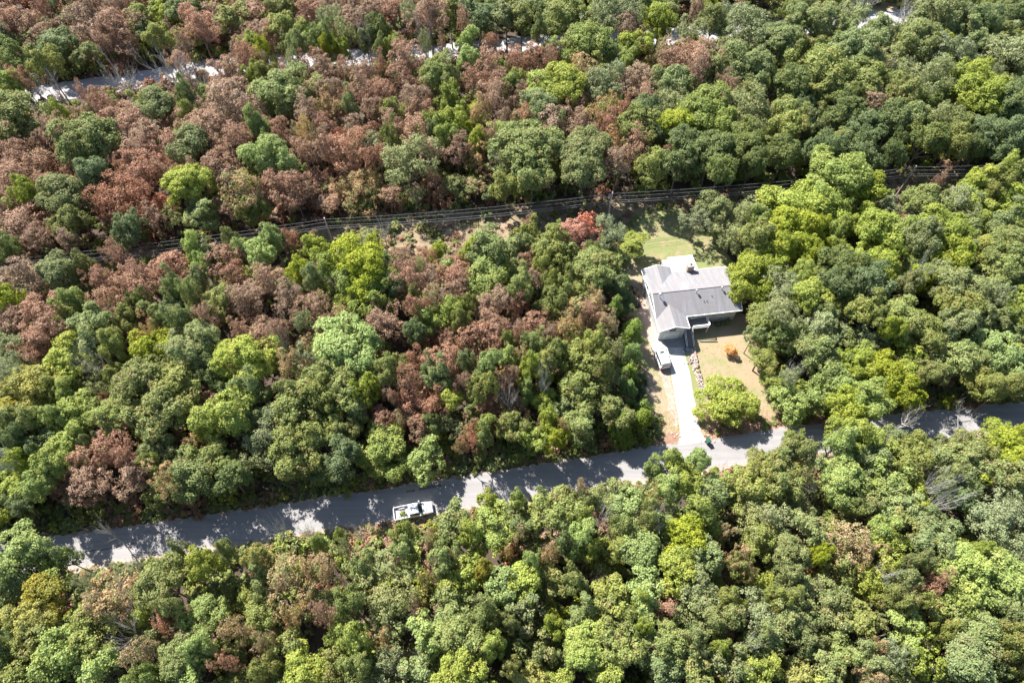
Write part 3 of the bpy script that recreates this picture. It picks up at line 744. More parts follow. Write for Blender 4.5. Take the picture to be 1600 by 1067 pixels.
# ================================================================ TREES: crown and trunk meshes
def crown_np(seed, R, V, nl, sub, lps, leaf, style='dense'):
    """leaf-sized faces on small clumps on lobes spread through the crown; returns verts, quads, two attributes"""
    r = np.random.default_rng(seed)
    ph = r.uniform(0, 6.28, 4)
    cents = []
    tries = 0
    while len(cents) < nl and tries < 4000:
        tries += 1
        d = r.normal(size=3); d /= np.linalg.norm(d)
        if d[2] < -0.55: continue
        az = math.atan2(d[1], d[0])
        env = 1 + .17*math.sin(2*az+ph[0]) + .14*math.sin(3*az+ph[1]) + .10*math.sin(5*az+ph[2])
        rad = (r.uniform(.50, .86) if r.random() > .16 else r.uniform(.9, 1.04)) * env
        if style == 'cone':
            h = r.uniform(-.9, .95); rr = (1-h)/1.9*.85 + .12; rad = rr*r.uniform(.5, .8)
            c = np.array([math.cos(az)*rad, math.sin(az)*rad, h*.85])
        else:
            c = d*rad*np.array([1, 1, .95])
        if all(np.linalg.norm(c-q) > .62/np.sqrt(nl)*1.25 for q in cents): cents.append(c)
    if style != 'cone': cents.append(np.array([0, 0, .35]))
    L0 = []; Dn = []; CV = []
    for c in cents:
        lr = r.uniform(.22, .42) * (1.0 if style != 'cone' else .85)
        out = c / (np.linalg.norm(c)+1e-6)
        n_s = int(sub * (lr/.33)**2)
        lv = r.uniform(0, .5)
        for _ in range(n_s):
            d = r.normal(size=3) + out*.9 + np.array([0, 0, .45]); d /= np.linalg.norm(d)
            sc_ = c + d*lr*r.uniform(.75, 1.0)
            sr = r.uniform(.075, .135)*(4.0/R)**.35
            k = max(3, int(lps*r.uniform(.7, 1.3)))
            e = r.normal(size=(k, 3)) + d*1.0 + np.array([0, 0, .35]); e /= np.linalg.norm(e, axis=1)[:, None]
            P = sc_ + e*sr*r.uniform(.5, 1.5, (k, 1))
            L0.append(P); Dn.append(e*.8 + d*.5); CV.append(np.full(k, np.clip(lv + r.uniform(0, .5), 0, 1)))
    # inner leaves seen through the gaps
    k = int(len(cents)*sub*lps*.10)
    d = r.normal(size=(k, 3)); d /= np.linalg.norm(d, axis=1)[:, None]
    P = d*r.uniform(.2, .62, (k, 1)); P[:, 2] = P[:, 2]*.8
    if style == 'cone': P[:, :2] *= .6
    L0.append(P); Dn.append(d); CV.append(r.uniform(0, 1, k))
    P = np.vstack(L0)*np.array([R, R, V]); D = np.vstack(Dn); CVv = np.concatenate(CV)
    n = len(P)
    D = D + r.normal(size=(n, 3))*.62 + np.array([0, 0, .30]); D /= np.linalg.norm(D, axis=1)[:, None]
    T = np.cross(D, r.normal(size=(n, 3))); T /= np.linalg.norm(T, axis=1)[:, None]+1e-9
    B = np.cross(D, T)
    s = (leaf*r.uniform(.65, 1.35, n))[:, None]
    V0 = P + T*s*.62; V1 = P + B*s*.40 + D*s*.08; V2 = P - T*s*.62; V3 = P - B*s*.40 + D*s*.08
    VV = np.stack([V0, V1, V2, V3], 1).reshape(-1, 3)
    FF = np.arange(n*4, dtype=np.int32).reshape(-1, 4)
    return VV, FF, r.uniform(0, 1, n), CVv

def limb_path(r, a, z0, reach, ztop, n=4, wob=.06):
    pts = []
    for i in range(n+1):
        t = i/n
        pts.append((math.cos(a)*reach*t + r.uniform(-wob, wob)*t, math.sin(a)*reach*t + r.uniform(-wob, wob)*t, z0 + (ztop-z0)*t**.8))
    return pts
def trunk_mb(seed, nl=9, thick=.045, twigs=3):
    """unit tree: radius 1, height 1; limbs reach into the crown"""
    r = random.Random(seed); m = MB()
    lean = (r.uniform(-.12, .12), r.uniform(-.12, .12))
    m.tube([(0, 0, -.01), (lean[0]*.3, lean[1]*.3, .3), (lean[0]*.7, lean[1]*.7, .62), (lean[0], lean[1], .97)], [thick*1.5, thick*1.05, thick*.75, thick*.15], 7)
    for k in range(nl):
        a = 2*math.pi*k/nl + r.uniform(-.4, .4); z0 = r.uniform(.42, .78)
        reach = r.uniform(.5, .85); zt = min(.98, z0 + r.uniform(.10, .28))
        p = limb_path(r, a, z0, reach, zt)
        m.tube(p, [thick*.55, thick*.4, thick*.3, thick*.18, thick*.06], 5)
        for _ in range(twigs):
            q = p[r.randint(1, 3)]; b_ = a + r.uniform(-1.2, 1.2); l = r.uniform(.2, .42)
            m.tube([q, (q[0]+math.cos(b_)*l*.5, q[1]+math.sin(b_)*l*.5, q[2]+l*.12), (q[0]+math.cos(b_)*l, q[1]+math.sin(b_)*l, q[2]+l*.18)], [thick*.2, thick*.12, thick*.04], 4, cap=False)
    return m
# classes: nominal radius, vertical half-height, lobes, clumps per lobe, leaves per clump, leaf size
CLS = {'L': (4.1, 3.6, 30, 26, 30, .21), 'M': (2.9, 2.9, 20, 22, 25, .195), 'S': (1.9, 2.1, 13, 18, 20, .18)}
CROWN = {}
for ci, (cn, (R, V, nl, sub, lps, lf)) in enumerate(CLS.items()):
    for k in range(5):
        VV, FF, a1, a2 = crown_np(100*ci+k, R, V, nl, sub, lps, lf)
        CROWN['dense', cn, k] = mesh_np('crown', VV, FF, (LM['g'],), {'leaf': a1, 'clump': a2})
    for k in range(4):
        VV, FF, a1, a2 = crown_np(100*ci+50+k, R, V*.95, int(nl*.95), int(sub*.58), int(lps*.8), lf*.92)
        CROWN['sparse', cn, k] = mesh_np('crown', VV, FF, (LM['b'],), {'leaf': a1, 'clump': a2})
    for k in range(3):
        VV, FF, a1, a2 = crown_np(100*ci+80+k, R*.92, V*1.5, int(nl*1.2), int(sub*.9), lps, lf*.85, 'cone')
        CROWN['cone', cn, k] = mesh_np('crown', VV, FF, (LM['c'],), {'leaf': a1, 'clump': a2})
TRUNK = [trunk_mb(i).mesh('trunk', BARK) for i in range(5)]
STYLE = {'g': 'dense', 'G': 'dense', 'y': 'dense', 'o': 'dense', 'd': 'dense', 'p': 'sparse', 'w': 'dense', 'b': 'sparse', 'r': 'sparse', 't': 'sparse', 'c': 'cone', 'R': 'sparse', 'O': 'dense', 'A': 'dense'}
NVAR = {'dense': 5, 'sparse': 4, 'cone': 3}

# ---------------------------------------------------------------- survey of the crowns seen in the photograph:
# kind x y radius (photo pixels at the crown's middle), optional height in metres
TREES = """
b 28 40 30;p 57 42 26;d 85 65 26;b 140 35 35;b 185 45 28;g 220 20 22;g 225 47 18;y 258 22 16;g 295 18 30;g 255 57 20;b 312 45 25;b 335 22 22;o 362 30 26;b 390 16 24;d 5 62 24;b 15 52 18;d 22 92 22;o 72 105 36;G 12 138 24;b 35 130 16;o 28 188 44;b 18 243 32;b 88 208 20;g 140 225 42;y 92 182 14;b 133 150 14;b 162 165 28;b 200 192 30;b 220 217 26;o 245 172 30;b 285 98 26;b 355 122 30;b 385 92 20;g 291 152 15;g 298 177 14;b 362 160 32;b 312 198 28;b 358 215 26;b 262 230 26;o 298 232 30;b 350 245 26;b 225 240 20;G 403 197 15;
o 442 12 20;g 450 42 26;b 415 48 22;b 482 20 24;p 512 28 20;b 540 28 20;b 575 16 26;b 612 14 24;p 637 20 14;b 670 26 26;o 703 25 18;d 748 20 26;o 792 30 24;b 725 38 12;g 462 70 24;d 500 62 18;p 540 50 18;d 592 50 18;G 730 66 25;G 732 92 24;b 770 66 17;y 527 80 17;o 572 65 14;g 595 80 19;y 508 78 11;y 408 85 13;p 455 92 14;y 612 77 10;p 665 66 16;b 690 72 13;b 495 92 12;b 478 112 18;b 505 112 22;b 540 112 22;b 575 112 20;b 595 104 16;b 632 93 24;b 625 122 22;g 685 118 30;b 768 108 24;b 738 132 20;o 418 120 19;b 448 118 14;
g 445 152 40;b 518 145 20;t 510 162 24;b 478 177 20;b 525 177 18;g 548 168 13;b 562 140 20;b 590 150 22;b 585 173 18;g 615 173 20;b 650 155 20;r 665 175 15;y 702 160 21;y 704 190 22;y 700 213 16;b 775 140 24;t 750 176 18;b 770 162 20;G 800 140 16;b 785 190 14;g 410 205 18;b 510 200 20;b 435 204 18;G 425 247 34;t 478 212 15;r 540 236 28;b 507 230 20;b 475 242 20;p 575 225 22;b 612 195 18;r 642 207 26;b 592 242 16;g 612 220 13;p 635 255 38;d 677 207 11;b 715 236 24;G 748 222 16;b 768 218 13;p 792 240 24;
o 815 30 30;g 842 47 18;g 880 25 36;p 955 22 34;y 912 70 36;g 955 85 22;y 995 68 34;b 975 42 22;y 1033 28 26;y 1033 50 18;b 1088 22 14;p 1082 55 26;o 1115 30 20;p 1165 45 38;t 1035 84 14;b 1050 98 22;b 1088 95 28;p 1135 78 20;o 1118 106 24;g 1170 116 36;G 1045 128 24;b 1085 120 14;b 808 100 18;r 835 95 20;b 865 82 15;b 870 103 15;t 912 112 22;b 992 120 24;G 880 138 34;G 850 145 24;g 842 172 28;g 806 132 16;b 810 157 17;b 908 162 16;p 945 135 32;r 1005 148 19;g 1005 176 22;p 1052 160 28;y 1098 178 36;y 1062 200 30;y 1120 200 26;p 1165 170 40;t 940 178 26;b 908 202 21;b 950 198 18;r 972 175 11;b 868 200 26;r 815 190 16;b 852 212 16;g 995 197 26;g 820 232 44;o 912 234 36;t 955 225 20;b 990 230 22;d 1112 238 34;d 1165 226 34;g 1062 225 24;
g 832 266 28;o 912 266 34;b 965 258 24;g 1017 262 22;d 1062 252 26;d 1125 262 28;d 1175 258 28;b 825 352 15 7;R 897 360 22;R 922 356 20;p 952 360 24;G 988 382 25 6;g 877 390 24;g 925 418 36;g 847 415 16;b 825 410 15;b 835 438 13;g 815 452 18;g 882 452 17;g 860 440 14;g 870 477 20;b 808 480 17;t 905 490 26;d 965 448 24 7.5;d 975 475 20 6;d 962 402 19 7;p 1087 342 34 8;o 1120 326 28 9;p 1150 345 30 8.5;p 1178 330 24;p 1145 370 28 7;g 1182 372 24;c 940 385 12 6;
o 1282 37 26;g 1250 28 20;G 1215 62 26;p 1335 24 22;o 1470 28 34;g 1532 35 28;G 1578 26 26;g 1520 60 20;G 1370 54 32;o 1438 62 32;p 1470 87 32;p 1578 80 38;G 1335 85 32;g 1282 112 38;g 1235 130 26;G 1347 127 34;p 1395 95 24;p 1450 128 34;y 1508 125 20;y 1530 150 36;o 1415 150 22;y 1455 157 20;g 1582 165 32;b 1365 163 18;G 1232 175 24;G 1228 202 24;o 1262 195 18;d 1315 178 26;d 1355 200 28;g 1318 220 20;g 1285 232 22;g 1395 190 22;g 1418 180 22;p 1470 180 20;g 1495 200 26;o 1495 220 18;d 1445 220 26;g 1545 212 28;d 1585 212 22;d 1225 243 26;d 1400 238 24;d 1355 238 24;d 1520 235 20;
y 1308 275 40;y 1260 335 46;y 1235 352 30;y 1350 292 28;p 1220 320 18;y 1375 362 30;p 1400 330 22;g 1445 318 28;b 1462 290 13;p 1500 318 28;G 1522 287 19;G 1572 265 17;g 1560 288 22;y 1575 325 36;g 1568 352 24;y 1470 362 34;o 1440 374 24;g 1570 387 34;y 1495 402 28;y 1382 404 32;y 1450 394 22;g 1548 397 26;g 1560 425 30;o 1487 450 34;o 1532 468 28;p 1562 460 18;y 1585 480 26;d 1312 418 28;d 1362 442 32;d 1300 450 24;p 1225 440 24;y 1178 434 38 9;G 1265 464 26;p 1222 482 28;g 1335 485 24;g 1365 490 22;g 1407 495 28;g 1440 525 34;p 1362 530 22;y 1395 515 14;o 1492 482 30;o 1495 505 24;g 1575 482 28;g 1580 512 22;G 1225 525 28 7.5;p 1285 515 26;g 1275 555 28;g 1192 500 26 7;g 1178 524 20 7;g 1190 556 22 7;G 1206 592 17 6;y 1200 528 20 6;
G 1560 555 34;g 1487 565 28;g 1532 562 30;y 1412 570 32;y 1390 595 38;y 1335 570 26;y 1300 605 32;y 1320 632 24;y 1358 624 26;o 1450 582 22;G 1237 625 32 6.5;o 1570 605 20;p 1238 592 14;
b 38 275 32;y 47 305 18;d 150 280 26;o 98 308 36;G 8 330 17;b 22 358 30;b 55 350 26;b 62 372 24;o 108 350 26;b 225 265 30;r 195 315 34;r 222 335 22;b 160 335 20;d 200 360 26;b 240 342 18;G 295 288 36;g 315 335 26;p 270 337 17;b 345 265 25;b 350 322 20;t 380 300 28;g 385 332 16;d 8 390 20;b 185 400 28;o 92 425 28;o 132 420 20;b 38 437 30;y 14 467 24;b 165 437 22;b 205 437 30;r 175 467 24;b 230 452 26;b 270 427 28;G 303 393 27;y 322 418 15;o 362 378 20;b 355 407 26;b 370 430 22;g 275 450 17;o 345 470 26;b 382 475 24;g 298 465 14;b 75 487 28;b 25 499 30;G 115 478 22;g 112 505 22;g 150 508 28;g 255 500 22;g 282 505 20;d 215 477 18;o 198 502 22;b 325 502 18;
b 70 515 28;r 55 537 26;p 20 535 28;p 15 580 24;g 140 525 30;g 178 542 20;G 105 560 30;b 55 557 15;y 238 545 28;t 240 518 14;o 305 545 38;o 232 600 40;o 278 605 34;o 250 645 36;w 55 612 40;w 25 640 26;o 28 662 22;g 95 600 24;G 108 622 18;G 125 645 26;G 100 655 20;g 170 648 28;p 148 608 16;G 385 565 36;G 352 650 34;G 325 670 22;g 392 612 22;t 308 690 22;d 335 590 20;G 112 698 26;y 62 750 24;G 88 725 24;b 165 705 30;b 205 718 20;b 140 742 28;b 205 745 26;t 262 748 24;o 250 708 24;g 240 725 16;g 300 742 34;g 335 717 26;d 358 745 26;d 32 690 18;g 142 690 11;
G 425 375 32;G 410 397 26;b 488 285 24;b 438 297 30;y 402 327 16;b 462 310 20;t 562 292 30;p 648 302 18;b 678 280 14;o 715 292 24;t 742 290 20;g 790 292 22;r 525 312 17;o 572 320 12 6;b 612 305 16;b 490 372 14 7;y 500 390 20;y 515 415 22;p 562 372 18 6;p 585 368 14 6;y 572 425 38;y 588 450 34;y 540 440 24;y 582 472 26;b 625 412 22;b 640 437 24;y 465 425 18;g 492 432 16;y 683 392 20 7;r 665 405 14;b 712 427 26;b 672 437 22;b 717 457 20;p 650 416 13;g 760 385 34;g 785 400 26;G 735 395 16;G 762 430 32;b 775 470 24;b 755 484 20;b 650 485 17;o 645 467 14;t 675 470 14;d 620 452 17;y 672 502 20;y 700 490 22;g 728 480 14;g 722 500 14;b 420 442 24;b 450 470 24;b 490 477 24;b 507 510 16;t 535 502 20;b 430 520 20;p 472 505 16;b 600 500 26;d 647 522 17;
t 452 570 21;p 482 562 22;G 540 540 44;g 518 592 32;g 505 612 28;g 542 605 28;o 458 615 18;g 612 573 20;y 572 614 19;g 580 590 18;r 688 562 26;r 640 595 19;r 655 625 30;r 657 668 19;b 600 652 19;t 625 655 11;b 615 622 10;g 672 582 14;g 688 592 20;G 703 622 20;r 745 540 30;b 782 545 14;G 760 578 20;G 795 560 17;b 725 597 13;b 795 590 16;o 757 605 18;g 742 622 14;o 728 568 14;r 772 635 26;r 800 650 22;G 738 645 11;G 757 667 14;p 705 662 17;t 735 668 17;r 735 685 15;t 722 698 11;g 677 660 13;g 462 640 34;p 425 685 38;g 460 705 36;p 405 705 24;g 500 680 28;o 540 672 22;d 535 715 26;G 597 705 40 8.6;G 665 717 27 7;
b 762 512 26;t 812 487 20;r 905 480 18;b 920 500 22;t 888 512 20;b 847 512 26;b 862 527 15;t 950 508 15;b 812 525 13;g 795 535 11;g 835 545 19;g 865 548 15;t 812 560 13;y 826 575 14;g 760 574 10;o 852 572 22;g 900 550 28;g 928 535 20;p 960 550 16;c 988 558 22 6;o 942 572 18;g 910 600 34;g 895 635 24;c 984 588 20 5.5;c 978 612 22 6;p 962 592 14;c 988 520 24 6;c 962 480 15 8;o 958 645 24;c 1002 660 27 5.8;c 970 668 24 6.5;y 870 682 17;y 860 660 16;g 905 665 24;t 878 668 9;G 820 615 13;o 800 668 22;g 757 685 13;b 788 608 12;g 745 620 10;c 1005 640 18 4.5;
O 1140 547 8 2.1;A 1131 627 36 6.6;
t 906 768 18;o 908 788 17;g 850 785 26;g 868 802 32;G 810 785 20;g 972 770 32;G 975 792 26;G 1020 738 24;G 1050 725 22;G 1090 722 26;G 1062 750 32;g 1100 768 28;G 1045 764 22;t 1020 777 9;G 910 812 15;o 1012 800 16;G 1095 812 24;g 970 822 22;G 905 845 22;G 990 852 36;y 1070 845 32;g 1095 867 28;t 1155 878 22;o 1150 890 14;b 858 868 15;g 880 850 14;b 812 838 13;t 1132 750 11 6;o 1192 735 26;g 1160 758 26;g 1150 782 26;p 1175 812 28;g 1187 847 24;b 1130 838 11;G 815 908 28;G 918 868 18;G 830 877 13;o 862 914 28;g 892 908 20;g 960 925 26;g 952 950 26;G 1008 920 28;G 1058 895 34;G 1000 947 15;b 1040 952 24;o 1088 922 26;o 1095 952 34;o 1132 967 24;o 1135 940 17;p 1175 955 32;g 910 962 24;y 870 980 17;o 818 960 28;w 825 1056 26;o 842 1018 26;G 912 1006 32;g 962 995 28;g 975 1018 28;y 1002 985 11;g 1038 1000 32;g 1032 1032 32;o 1088 1042 28;G 950 1054 26;o 1150 1040 26;y 1122 1022 15;o 1082 1006 20;G 1190 1047 26;g 1178 1006 24;
G 502 852 20;y 530 834 12 7;p 540 858 17;g 635 834 27;g 632 862 22;g 710 822 32;G 765 795 32;G 770 820 28;G 740 845 20;b 672 845 11;g 695 867 22;g 568 887 20;p 612 885 30;w 405 878 32;t 458 908 36;t 508 895 26;t 458 962 20;p 598 932 36;p 605 967 28;d 550 947 24;G 722 900 30;w 757 892 16;G 785 914 26;b 792 867 11;t 665 908 13;b 650 940 11;g 707 952 32;G 665 987 28;g 722 999 32;g 760 962 22;G 772 1009 19;t 602 1002 20;G 555 998 24;g 455 1012 26;G 478 1039 32;o 525 1042 26;g 565 1047 24;p 608 1042 32;g 655 1052 26;G 720 1050 34;o 418 1047 20;t 415 1002 15;w 797 1042 13;o 798 972 15;b 508 962 19;
G 30 868 40;G 78 890 28;g 96 872 18;g 20 920 30;w 78 935 32;w 45 970 30;o 58 1002 26;p 140 910 22;t 178 930 36;t 160 948 20;t 175 972 11;p 205 892 20;o 250 910 34;o 282 862 20;G 322 885 36;g 358 864 22;G 322 962 30;r 262 968 17;g 140 995 34;G 105 1032 42;o 275 952 18;t 370 985 24;r 355 1034 15;t 222 1024 24;y 225 1057 20;g 282 1024 30;G 318 1012 22;G 300 1060 26;g 15 1042 34;g 8 1005 20;G 155 1047 26;
p 1212 817 26;o 1262 824 26;t 1318 850 32;t 1340 870 24;o 1238 867 28;y 1275 868 13;G 1385 857 30;G 1370 832 20;o 1412 814 26;g 1462 847 34;g 1470 872 26;o 1425 882 13;o 1228 910 22;G 1510 892 36;G 1562 907 38;G 1495 927 26;g 1582 932 28;b 1452 912 19;o 1405 918 22;o 1285 942 38;o 1340 967 28;o 1400 944 18;o 1425 940 17;G 1420 977 26;g 1472 957 26;g 1518 977 30;o 1215 972 34;o 1260 1002 22;g 1215 940 18;w 1238 1052 25;o 1288 1044 30;o 1355 1037 24;b 1362 1012 13;p 1400 1022 21;y 1435 1027 28;g 1512 1027 38;g 1470 987 18;o 1575 1002 24;g 1590 977 20;o 1590 1032 24;t 1355 1062 20;p 1557 832 38;y 1525 860 14;
G 1325 676 24;g 1238 692 28;G 1308 697 20;G 1360 700 26;g 1390 698 22;g 1362 724 30;g 1425 712 28;o 1515 702 26;o 1500 724 30;y 1562 684 26;y 1585 707 28;o 1250 705 20;o 1215 732 26;p 1262 742 14;G 1315 742 28;G 1320 768 28;G 1395 752 26;g 1385 780 28;d 1500 757 28;G 1497 735 18;o 1475 752 18;g 1415 797 26;o 1215 767 24;p 1555 800 32;o 1582 752 26;d 1495 777 26;p 1460 725 20
"""
DEAD = """
x 193 138 26 10;x 268 125 28 11;x 322 135 20 10;x 95 152 22 8;x 162 580 24;x 25 722 28;x 212 983 34;x 1038 812 28;x 940 812 17;k 927 905 13;x 1412 662 22 6;x 1495 672 26 6;x 1437 437 16;x 1440 768 16;x 1458 792 18;x 1235 590 13 7;x 560 838 15 8;x 480 832 16 8;x 445 830 14 8;x 600 366 14 6;x 848 603 16;x 792 628 16;x 1117 748 13 6;k 1255 762 16;x 445 540 15;x 1345 20 24;x 1418 22 26;x 1362 900 12;x 1157 1012 12;x 665 1027 11;x 170 835 16 6;x 575 68 14;x 668 62 14
"""
def road_y(X):
    for a, b_ in zip(ROADN, ROADN[1:]):
        if a[0] <= X <= b_[0]: return a[1] + (b_[1]-a[1])*(X-a[0])/(b_[0]-a[0])
    return 0
def far_y(X):
    for a, b_ in zip(FARC, FARC[1:]):
        if a[0] <= X <= b_[0]: return a[1] + (b_[1]-a[1])*(X-a[0])/(b_[0]-a[0])
    return 1e3
KEEPCLEAR = [
 [(60, 848), (240, 815), (420, 788), (620, 762), (800, 728), (925, 710), (1045, 688), (1120, 676), (1230, 655), (1232, 690), (1175, 712), (1140, 730), (1100, 712), (1040, 715), (935, 757), (830, 772), (750, 775), (690, 800), (680, 830), (640, 815), (590, 850), (420, 862), (265, 872), (140, 905), (98, 892)],
 [(985, 336), (1050, 318), (1090, 400), (1140, 415), (1165, 500), (1168, 560), (1210, 640), (1225, 670), (1045, 692), (1022, 600), (1012, 520), (990, 470), (985, 440), (1008, 420), (1010, 350)],
 [(440, 352), (560, 340), (640, 328), (820, 315), (950, 300), (1040, 300), (1060, 330), (1040, 350), (985, 345), (940, 330), (850, 340), (750, 365), (700, 385), (660, 390), (610, 395), (590, 350), (470, 370)],
 [(0, 415), (200, 385), (440, 352), (440, 362), (250, 398), (235, 420), (60, 400), (0, 430)],
 [(1060, 300), (1225, 270), (1225, 300), (1060, 312)], [(1385, 258), (1590, 250), (1480, 280), (1425, 302), (1390, 298)],
 [(1405, 646), (1600, 624), (1600, 645), (1550, 660), (1420, 670)],
 [(50, 134), (90, 126), (130, 116), (200, 106), (250, 108), (330, 98), (330, 112), (250, 138), (180, 145), (110, 158), (60, 158)],
 [(440, 92), (484, 86), (484, 112), (450, 114)], [(542, 84), (600, 80), (600, 100), (545, 104)], [(645, 72), (720, 60), (718, 88), (690, 84)], [(250, 112), (340, 96), (335, 112), (250, 128)],
 [(750, 60), (830, 55), (862, 52), (850, 70), (760, 88)], [(1010, 55), (1060, 50), (1060, 66), (1022, 70)], [(1355, 0), (1405, 0), (1400, 38), (1360, 32)], [(1400, 20), (1432, 22), (1428, 38)],
 [(380, 862), (480, 848), (600, 828), (612, 860), (420, 880)],
]
def parse(s):
    out = []
    for t in s.replace('\n', ';').split(';'):
        p = t.split()
        if len(p) >= 4: out.append((p[0], float(p[1]), float(p[2]), float(p[3]), float(p[4]) if len(p) > 4 else None))
    return out
listed = []
for (k, x, y, r, h) in parse(TREES):
    if x > 980 and y < 262:
        k = {'G': 'g', 'g': 'd' if int(x+y) % 2 else 'g'}.get(k, k)
    if x < 780 and y < 520 and k in 'gGodp': r *= .93
    if k not in 'AO' and (x, y) != (1178, 434) and not (x < 110 and y > 840):       # crowns that only touch an open strip stop at its edge
        dm = min(poly_dist(pg, x, y + (4 if y < 500 else 0)) for pg in KEEPCLEAR)
        if dm < r: r = max(r*.62, dm)
    rm = r/9.2
    if k == 'b' and y > 760 and r < 17: k = 't'
    if h is None:
        h = 9.0 + 1.05*rm + random.uniform(-1.2, 1.2)
        if y > 690: h += .8
        xn, yn = at(x, y, h-1); ry_ = ROADN[0][1]
        for a_, b__ in zip(ROADN, ROADN[1:]):
            if a_[0] <= xn <= b__[0]: ry_ = a_[1] + (b__[1]-a_[1])*(xn-a_[0])/(b__[0]-a_[0])
        if 0 < yn - ry_ < 9: h *= .84 if x < 560 else .76
        if y < 110 and 0 < yn-far_y(xn) < 11: h *= .78
        if 318 < y < 345 or (262 < y < 325 and 440 < x < 820): h *= .62 if 480 < x < 780 else .76
    # real radius from pixel radius at the crown's height
    V = {'cone': 1.45}.get(STYLE[k], .86)
    zc = h - 1.0*rm*.9 if h > 6 else h*.56
    X, Y = at(x, y, zc); _, _, s_ = to_px(X, Y, zc)
    listed.append([k, x, y, r, r/s_, h, zc, X, Y])
# remove double entries of the same crown
keep = []
for t in listed:
    if all(math.hypot(t[1]-q[1], t[2]-q[2]) > .30*(t[3]+q[3]) for q in keep): keep.append(t)
listed = keep
NIND = 300
order = sorted(range(len(listed)), key=lambda i: -listed[i][3])
important = {'R', 'O', 'c', 'A'}
sel = [i for i in order if listed[i][0] in important] + [i for i in order if listed[i][0] not in important and listed[i][1] > 1085 and listed[i][1] < 1175 and 590 < listed[i][2] < 660]
sel += [i for i in order if i not in sel][:NIND-len(sel)]
rest = [i for i in range(len(listed)) if i not in set(sel)]

# ---------------------------------------------------------------- words for the labels
WORD = {'g': 'mid-green', 'G': 'bright green', 'y': 'yellow-green', 'o': 'olive', 'b': 'dry russet', 'r': 'rust-red', 't': 'tan', 'd': 'dark green', 'p': 'pale grey-green', 'w': 'golden olive', 'c': 'juniper', 'R': 'red-orange', 'O': 'orange', 'A': 'bright green'}
ANCH = [('the white pickup truck', 645, 798), ('the parked white SUV', 1033, 555), ('the house', 1085, 465), ('the green bin', 1105, 687), ('the left utility pole', 507, 360), ('the transformer pole', 957, 315),
        ('the top-left corner', 0, 0), ('the top-right corner', 1600, 0), ('the bottom-left corner', 0, 1067), ('the bottom-right corner', 1600, 1067),
        ('the middle of the top edge', 800, 0), ('the middle of the bottom edge', 800, 1067), ('the middle of the left edge', 0, 533), ('the middle of the right edge', 1600, 533),
        ('the tall narrow yellow-green tree', 703, 180), ('the deep rust crown at far left', 200, 317), ('the yellow-green crown below the left pole', 572, 440),
        ('the big bare grey tree at lower left', 212, 985), ('the wide bare grey tree', 1038, 812), ('the huge yellow-green crown', 1262, 340),
        ("the road's left end", 90, 870), ("the road's right end", 1590, 640), ('the orange-tan tree left of centre', 452, 570), ('the dark pinkish crown at lower right', 1040, 952),
        ('the golden olive crown at the left edge', 50, 620), ('the bright lime tree at the upper edge', 1033, 30)]
SPECIAL = {(1131, 626): 'bright loose-leaved green tree on the front lawn beside the driveway', (703, 190): 'tall narrow yellow-green tree standing among dry russet trees', (452, 570): 'round orange-tan tree beside a big green crown left of centre', (1040, 952): 'dark pinkish dried tree alone among green crowns below the road',
           (1178, 432): 'yellow-green tree overhanging the right end of the house roof', (1140, 548): 'small bright orange shrub alone on the front lawn', (988, 382): 'round bright green tree on the back lawn left of the patio cover',
           (1238, 1052): 'bright yellow crown cut by the bottom edge'}
DIRS = ['right of', 'above-right of', 'above', 'above-left of', 'left of', 'below-left of', 'below', 'below-right of']
ORD = ['closest', 'second closest', 'third closest', 'fourth closest', 'fifth closest', 'sixth closest', 'seventh closest', 'eighth closest', 'ninth closest', 'tenth closest', 'eleventh closest', 'twelfth closest', 'thirteenth closest']
def assign(items):
    """items: (index, colour word, size word, x, y) -> a label that names one crown by its look, side and rank from a landmark"""
    buckets = {}
    for (i, w, x, y) in items:
        best = None
        for j, (n, ax, ay) in enumerate(ANCH):
            d = math.hypot(x-ax, y-ay)
            if d < 14: continue
            if best is None or d < best[0]: best = (d, j)
        d, j = best; ax, ay = ANCH[j][1:]
        k = int(round(math.atan2(-(y-ay), x-ax) / (math.pi/4))) % 8
        buckets.setdefault((w, j, k), []).append((d, i))
    lab = {}
    for (w, j, k), L in buckets.items():
        L.sort()
        for q, (d, i) in enumerate(L):
            rk = (ORD[min(q, 12)] + ' ') if len(L) > 1 else ''
            lab[i] = (w, f'{rk}', f'{DIRS[k]} {ANCH[j][0]}')
    return lab
def sizeword(r): return 'small' if r < 17 else ('medium' if r < 27 else ('large' if r < 36 else 'very large'))
LAB = assign([(i, WORD[listed[i][0]] + sizeword(listed[i][3]), listed[i][1], listed[i][2]) for i in sel])

